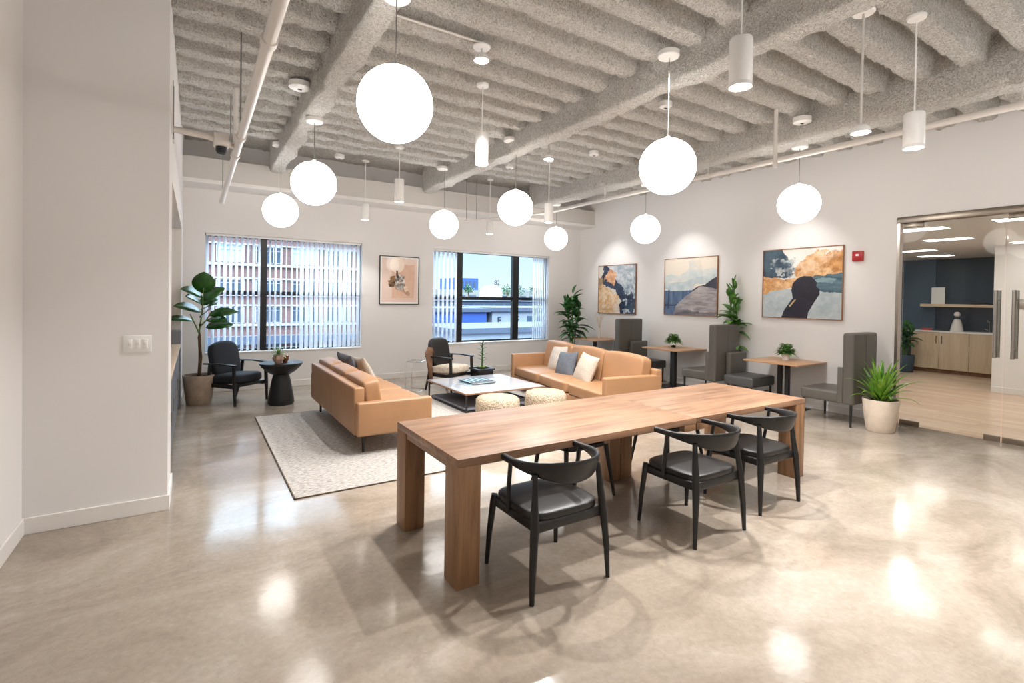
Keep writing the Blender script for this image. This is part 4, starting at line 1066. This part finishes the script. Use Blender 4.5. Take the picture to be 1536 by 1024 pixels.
picture('painting', 'largest-looking abstract painting, gold band and dark navy shape, nearest the fire alarm', 'painting', 1.26, 1.14, wallR(4.32, 1.968), [
    ([(-.2, -.2), (1.2, -.2), (1.2, .6), (.7, .55), (.4, .42), (-.2, .42)], (168, 182, 188), (196, 204, 206), .03, 4, (1, 1)),
    ([(-.2, .55), (.2, .58), (.38, .6), (.43, .72), (.34, .82), (.22, 1.2), (-.2, 1.2)], (28, 52, 72), (62, 88, 104), .06, 7),
    ([(.14, .62), (.36, .6), (.5, .74), (.36, .86), (.2, .84), (.12, .95)], (70, 92, 106), (206, 210, 208), .10, 9, (1, 1), .5),
    ([(.60, .40), (.62, .62), (.78, .70), (1.2, .58), (1.2, .34), (.85, .36)], (52, 84, 100), (104, 132, 144), .05, 6, (.4, 2)),
    ([(.62, .52), (.8, .6), (.95, .56), (.9, .5)], (150, 176, 182), (110, 140, 150), .04, 10, (.5, 2)),
    ([(-.2, .28), (.05, .36), (.2, .40), (.4, .44), (.5, .5), (.74, .62), (1.2, .66), (1.2, .96), (.86, .93), (.8, .84), (.72, .98), (.58, .86), (.45, .74), (.42, .6), (.3, .55), (.1, .58), (-.2, .66)], (186, 122, 62), (238, 196, 146), .05, 9, (1.6, 1.6)),
    ([(.46, .6), (.6, .62), (.82, .8), (.84, .95), (.7, .96), (.52, .8)], (240, 204, 164), (214, 158, 102), .06, 10, (1.6, 1.6)),
    ([(.80, .70), (1.2, .68), (1.2, .92), (.92, .90), (.84, .8)], (176, 116, 58), (222, 164, 100), .05, 12, (1.6, 1.6)),
    ([(-.2, .27), (.06, .34), (.16, .44), (.1, .55), (-.2, .6)], (172, 116, 62), (226, 170, 108), .05, 12, (1.6, 1.6)),
    ([(.40, .50), (.46, .58), (.54, .61), (.63, .60), (.70, .52), (.69, .46), (.74, .41), (.735, .34), (.67, .22), (.61, .1), (.57, -.2), (.2, -.2), (.3, .12), (.40, .28), (.385, .40)], (20, 20, 36), (36, 32, 50), .015, 6),
    ([(.38, .16), (.45, .27), (.44, .28), (.36, .17)], (206, 176, 140), (180, 150, 110), .01, 8)],
    ((240, 228, 214), (222, 222, 218)), 'frame_wood', group=G_)
picture('painting', 'middle abstract painting of a grey hill, dark ridge and pale sky', 'painting', 1.25, 1.14, wallR(6.45, 1.94), [
    ([(-.2, .55), (.3, .6), (1.2, .62), (1.2, .80), (.7, .76), (.5, .82), (.3, .7), (-.2, .74)], (196, 206, 206), (216, 218, 212), .06, 4),
    ([(-.2, .44), (.56, .42), (.62, .52), (1.2, .60), (1.2, .72), (.62, .64), (.4, .6), (-.2, .56)], (206, 212, 210), (176, 192, 198), .05, 5),
    ([(.45, .8), (.62, .86), (.74, .74), (.7, .98), (.5, .95)], (226, 214, 196), (206, 210, 206), .06, 6),
    ([(-.2, -.2), (.6, -.2), (.6, .44), (.3, .42), (-.2, .44)], (52, 74, 108), (96, 118, 150), .012, 5, (3, .3)),
    ([(-.2, .14), (.24, .16), (.24, .18), (-.2, .18)], (26, 34, 60), (40, 48, 76), .008, 6),
    ([(.07, .1), (.1, .1), (.1, .44), (.07, .44)], (34, 46, 80), (40, 54, 84), .01, 6),
    ([(.5, .36), (.56, .44), (.66, .5), (.78, .53), (.88, .6), (1.2, .74), (1.2, .4), (.7, .3)], (34, 34, 50), (56, 56, 70), .015, 8),
    ([(.14, -.2), (.24, .16), (.42, .32), (.56, .42), (.7, .5), (.84, .48), (1.2, .42), (1.2, -.2)], (128, 122, 126), (186, 178, 176), .02, 5, (.5, 2.2)),
    ([(.1, -.2), (.2, .06), (.5, .1), (.8, .04), (1.2, .06), (1.2, -.2)], (84, 80, 88), (140, 134, 138), .05, 6, (.5, 2))],
    ((240, 222, 202), (226, 220, 206)), 'frame_wood', group=G_)
picture('painting', 'abstract painting of ochre, cream and navy patches, furthest back beside the corner plant', 'painting', 1.21, 1.13, wallR(8.475, 1.895), [
    ([(-.2, .45), (.1, .6), (.3, .5), (.5, .3), (.6, -.2), (-.2, -.2)], (202, 158, 104), (236, 212, 178), .12, 6, (1.5, 1.5)),
    ([(.1, .98), (.5, 1.2), (1.2, 1.2), (1.2, .5), (.6, .4)], (150, 164, 176), (214, 216, 216), .12, 6),
    ([(.05, .6), (.2, 1.1), (.36, .8), (.6, .6), (.9, .5), (1.2, .3), (1.2, -.2), (.6, -.2), (.62, .2), (.45, .46), (.2, .6)], (26, 32, 52), (52, 66, 92), .12, 7),
    ([(.6, .9), (1.2, .95), (1.2, -.2), (.7, 0)], (206, 212, 214), (120, 140, 160), .14, 9, (1.4, 1.4), .52),
    ([(.16, .7), (.3, .95), (.5, .85), (.42, .6)], (196, 132, 92), (232, 190, 150), .08, 9, (1.5, 1.5)),
    ([(0, .25), (.3, .45), (.56, .34), (.5, .2), (.2, .1)], (214, 164, 104), (240, 220, 190), .12, 9, (1.6, 1.6)),
    ([(-.2, .5), (.1, .5), (.16, .7), (-.2, .86)], (212, 172, 120), (140, 120, 96), .08, 9),
    ([(.4, -.2), (.62, -.2), (.6, .12), (.46, .2)], (232, 220, 208), (216, 196, 180), .05, 9)],
    ((236, 222, 200), (202, 204, 200)), 'frame_wood', group=G_)
circ = [(.43+.19*math.cos(a*.3), .83+.17*math.sin(a*.3)) for a in range(21)]
picture('framed_print', 'small peach print in a thin black frame on the back wall between the windows', 'framed print', .83, .975, Matrix.Translation((3.505, YB, 1.98)), [
    ([(.04, .04), (.96, .04), (.96, .97), (.04, .97)], (236, 210, 196), (240, 216, 202), .0, 4),
    ([(.3, .12), (.88, .12), (.9, .84), (.3, .84)], (226, 184, 158), (232, 196, 172), .012, 4),
    (circ, (250, 228, 208), (250, 230, 212), .0, 4),
    ([(.40, .58), (.46, .58), (.45, .71), (.41, .71)], (60, 44, 38), (120, 90, 70), .02, 14),
    ([(.38, .32), (.62, .24), (.74, .16), (.78, .2), (.7, .34), (.5, .4)], (188, 146, 118), (204, 168, 140), .02, 8),
    ([(.2, .46), (.3, .58), (.42, .58), (.44, .4), (.26, .36)], (170, 122, 74), (40, 34, 34), .06, 12, (2, 2)),
    ([(.34, .58), (.6, .60), (.68, .46), (.62, .3), (.42, .34)], (30, 28, 32), (236, 226, 216), .07, 12, (2.2, 2.2)),
    ([(.6, .36), (.7, .38), (.74, .3), (.66, .26)], (240, 218, 196), (226, 196, 168), .02, 10)],
    ((248, 244, 240), (246, 242, 238)), 'blackmet', fd=.03, fw=.014, mat=M['print'])

# ------------------------------------------------------------------ outside the windows
g = G(); g.box(-60, 160, 11, 400, -9.2, -9); tag(g.build('street', M['asphalt'], smooth=False), kind='structure')
bb = thing('office_building', 'red brick office block with rows of grouped windows seen through the left blinds', 'building', (0, 45, 0))
q = G(); q.box(-14, 14.5, .25, 14, -9, 15); q.build('wall', M['brick'], bb, smooth=False)
X = -12.5
rows = [(-6.5, -5.2), (-3.2, -1.9), (-.70, .62), (1.72, 2.78), (4.12, 5.48), (6.9, 8.2), (9.4, 10.7)]
for z0, z1 in rows:
    q = G(); q.box(-14, 14.5, -.02, .3, z0-.26, z0-.06); q.box(-14, 14.5, .08, .3, z1+.04, z1+.16); q.build('stone_band', M['stone'], bb, smooth=False)
for (z0, z1) in rows:
    X = -9.6
    k = 0
    while X < 13.4:
        w = 1.9
        q = G()
        for x in (X, X+w/3, X+2*w/3, X+w): q.box(x-.035, x+.035, .06, .3, z0, z1)
        q.box(X, X+w, .06, .3, z1-.05, z1); q.box(X, X+w, .06, .3, z0, z0+.05); q.box(X, X+w, .1, .3, z0+(z1-z0)*.72, z0+(z1-z0)*.72+.04)
        wf = q.build('window', M['stone'], bb, smooth=False)
        q = G(); q.box(X, X+w, .16, .24, z0, z1); q.build('pane', M['offglass2' if (z0 > 4 and k % 2 == 0) else 'offglass'], wf, smooth=False)
        X += 2.75; k += 1
q = G(); q.box(-14, 14.5, -.6, .25, -2.35, -1.75); q.build('awning', M['citygrey'], bb, smooth=False)
def block(name, lab, x0, x1, y0, y1, z1, mat, wins=None, roof=None, z0=-9, text=None):
    t = thing(name, lab, 'building', (x0, y0, 0))
    q = G(); q.box(0, x1-x0, 0, y1-y0, z0, z1); q.build('wall', M[mat], t, smooth=False)
    if roof:
        q = G(); q.box(-.3, x1-x0+.3, -.3, y1-y0+.3, z1, z1+.35); q.build('roof', M[roof], t, smooth=False)
    if wins:
        for (a, b, c, e) in wins:
            q = G(); q.box(a, b, -.04, .02, c, e); q.build('window', M['offglass'], t, smooth=False)
    return t
block('warehouse', 'nearest pale building below the second window with dark windows', 14.5, 30, 30, 36, -.80, 'citywhite', [(1.2+k*1.5, 1.9+k*1.5, -2.2, -1.3) for k in range(9)], 'citygrey')
block('blue_hall', 'long low bright blue building seen through the second window', 15, 22.6, 40, 47, .30, 'cityblue', None, 'citygrey')
t = block('signed_building', 'white building with dark wall letters right of the blue hall', 23.2, 34, 40, 48, .35, 'citywhite', [(3.9+k*1.2, 4.5+k*1.2, -.7, -.1) for k in range(5)], 'citygrey')
def text(body, size, loc, parent, mat):
    cu = bpy.data.curves.new('lettering', 'FONT'); cu.body = body; cu.size = size; cu.extrude = .03; cu.align_x = 'CENTER'
    o = bpy.data.objects.new('lettering', cu); COL.objects.link(o); o.parent = parent; o.location = loc; o.rotation_euler = (PI/2, 0, 0); cu.materials.append(M[mat])
    bpy.context.view_layer.update(); me = bpy.data.meshes.new_from_object(o.evaluated_get(bpy.context.evaluated_depsgraph_get()))
    n = bpy.data.objects.new('lettering', me); COL.objects.link(n); n.parent = parent; n.location = loc; n.rotation_euler = (PI/2, 0, 0)
    bpy.data.objects.remove(o); n.name = 'lettering'; return n
text('E', .95, (2.75, -.06, -.75), t, 'ink'); text('F', .95, (.75, -.06, -.8), t, 'ink')
block('skyline_block', 'long cream skyline building behind the white rounded tank', 24, 52, 70, 80, 2.75, 'citycream', [(1+k*1.9, 2.2+k*1.9, 1.2, 1.9) for k in range(13)], None)
block('skyline_block', 'low grey skyline building in front of the cream one', 20, 50, 56, 62, 1.15, 'citygrey', [(1+k*1.5, 2.1+k*1.5, .3, .8) for k in range(18)], 'citywhite')
block('skyline_block', 'tall blue building at the left end of the skyline', 43.5, 48.8, 90, 98, 5.4, 'cityblue', [(.6+k*.9, 1.1+k*.9, 3.4, 4.8) for k in range(5)])
block('skyline_block', 'pale skyline building at the right end behind the curtain', 54, 72, 80, 90, 3.2, 'citywhite', [(1+k*1.9, 2.2+k*1.9, 1.2, 2.2) for k in range(9)])
tk = thing('storage_tank', 'white rounded tank with black 82 sign on the skyline', 'tank', (38.0, 66, 0))
q = G(); q.lathe([(.0, -9), (1.7, -9), (1.7, 2.3), (1.5, 2.9), (.9, 3.35), (.0, 3.5)], 28); q.build('body', M['white'], tk, angle=180)
text('82', 1.0, (.75, -.5, 3.55), tk, 'ink')
q = G(); q.tube([(.45, -.5, 2.9), (.45, -.5, 3.56)], .03, 6); q.tube([(1.05, -.5, 2.6), (1.05, -.5, 3.56)], .03, 6); q.build('sign_post', M['ink'], tk)
random.seed(3)
for k, (x, y, s, lab) in enumerate(((41.2, 66.5, 1.05, 'first dark tree right of the white tank'), (43.6, 67, 1.2, 'second dark tree right of the white tank'), (46.2, 66, 1.1, 'third skyline tree, close to the right blind'), (34.2, 66, .8, 'small dark tree left of the white tank'))):
    t = thing('skyline_tree', lab, 'tree', (x, y, 0), 0, 'trees on the skyline')
    q = G(); q.tube([(0, 0, -9), (0, 0, 2.6)], [.2, .1], 6); q.build('trunk', M['bark'], t)
    q = G()
    for i in range(260):
        a, b, r = random.uniform(0, 2*PI), random.uniform(-1, 1), s*random.random()**.4
        p = Vector((math.cos(a)*math.sqrt(1-b*b)*r, math.sin(a)*math.sqrt(1-b*b)*r, 2.75+b*r*.75))
        q.leaf(p, (random.uniform(-1, 1), random.uniform(-1, 1), random.uniform(-.5, 1)), (0, 0, 1), .3, .17, .3, .2, 3, 'oval')
    q.build('crown', M['leaf_dark'], t, angle=180)

# ------------------------------------------------------------------ light
def spot(x, y, z, W_, ang=100, blend=.5, col=(1, .985, .965), tx=None, r=.055):
    l = bpy.data.lights.new('downlight', 'SPOT'); l.energy = W_; l.spot_size = math.radians(ang); l.spot_blend = blend; l.color = col; l.shadow_soft_size = r
    o = bpy.data.objects.new('downlight', l); COL.objects.link(o); o.location = (x, y, z)
    if tx: o.rotation_euler = (Vector(tx)-Vector((x, y, z))).to_track_quat('-Z', 'Y').to_euler()
    return o
for x, y, a, b, lab in cyl: spot(x, y, a-.01, (45 if y < 3 else 85) if y < 8.5 else 60)
for x, y, z in ((4.366, 1.862, 2.98), (4.0, 5.45, 3.52), (2.17, 4.0, 3.79), (3.5, 2.98, 3.80), (4.5, 3.92, 3.85)): spot(x, y, z, 340, 115, .4, r=.035)
# unseen fill spots added behind the camera, as if the downlight rows went on
for x, y in ((3.6, -.6), (6.0, .2), (6.6, -1.8), (2.4, -2.2)): spot(x, y, 3.0, 70)
# picture lights: downlights in the right bay in front of the paintings
for y in (4.3, 6.45, 8.5): spot(7.25, y, 3.6, 60, 70, .8, tx=(XR, y, 1.7), r=.04)
for x, y in ((3.7, .3), (6.5, .6), (1.1, -2.2), (3.7, -2.4)):  # added fill points out of view, no globes are modelled here
    l = bpy.data.lights.new('rear_fill', 'POINT'); l.energy = 34; l.color = (1, .98, .96); l.shadow_soft_size = .25
    o = bpy.data.objects.new('rear_fill', l); COL.objects.link(o); o.location = (x, y, 2.9)
for x, y in ((11.2, 1.0), (12.4, 4.6), (9.8, 3.6)):  # area lamps added to brighten the kitchen, separate from its ceiling panels
    l = bpy.data.lights.new('kitchen_fill', 'AREA'); l.energy = 24; l.color = (1, .97, .93); l.size = .55
    o = bpy.data.objects.new('kitchen_fill', l); COL.objects.link(o); o.location = (x, y, 2.78)
sun = bpy.data.lights.new('sun', 'SUN'); sun.energy = 1.0; sun.angle = .01; sun.color = (1, .96, .9)
so = bpy.data.objects.new('sun', sun); COL.objects.link(so); so.rotation_euler = Vector((.35, .75, -.6)).to_track_quat('-Z', 'Y').to_euler()
w = bpy.data.worlds.new('World'); S.world = w; w.use_nodes = True; nt = w.node_tree
bg = nt.nodes['Background']; tc = nt.nodes.new('ShaderNodeTexCoord'); sp_ = nt.nodes.new('ShaderNodeSeparateXYZ'); cr = nt.nodes.new('ShaderNodeValToRGB')
nt.links.new(tc.outputs['Generated'], sp_.inputs[0]); nt.links.new(sp_.outputs['Z'], cr.inputs['Fac']); nt.links.new(cr.outputs['Color'], bg.inputs['Color'])
cr.color_ramp.elements[0].position = 0; cr.color_ramp.elements[0].color = (.80, .92, 1, 1); cr.color_ramp.elements[1].position = .5; cr.color_ramp.elements[1].color = (.66, .84, 1, 1)
e = cr.color_ramp.elements.new(.12); e.color = (.62, .84, 1, 1)
mr = nt.nodes.new('ShaderNodeMapRange'); mr.inputs[1].default_value = .14; mr.inputs[2].default_value = .45; mr.inputs[3].default_value = 1.05; mr.inputs[4].default_value = 11.0
nt.links.new(sp_.outputs['Z'], mr.inputs[0]); nt.links.new(mr.outputs[0], bg.inputs['Strength'])

# ------------------------------------------------------------------ camera
f_, cy_, h_ = 750.7, 455.87, 1.673
yaw, pit, rol = (math.radians(a) for a in (32.364, -.751, -.874))
F0 = Vector((math.sin(yaw), math.cos(yaw), 0)); R0 = Vector((math.cos(yaw), -math.sin(yaw), 0)); Zv = Vector((0, 0, 1))
Fv = math.cos(pit)*F0+math.sin(pit)*Zv; U0 = -math.sin(pit)*F0+math.cos(pit)*Zv
Rv = R0*math.cos(rol)-U0*math.sin(rol); Uv = R0*math.sin(rol)+U0*math.cos(rol)
cam = bpy.data.cameras.new('camera'); co_ = bpy.data.objects.new('camera', cam); COL.objects.link(co_)
mw = Matrix((Rv, Uv, -Fv)).transposed().to_4x4(); mw.translation = (0, 0, h_); co_.matrix_world = mw
cam.sensor_width = 36; cam.sensor_fit = 'HORIZONTAL'; cam.lens = f_/1536*36; cam.shift_y = (cy_-512)/1536; cam.clip_start = .05; cam.clip_end = 900
S.camera = co_
S.view_settings.view_transform = 'Standard'; S.view_settings.look = 'None'; S.view_settings.gamma = 1; S.view_settings.exposure = 0.17
try: S.view_settings.use_curve_mapping = False
except Exception: pass
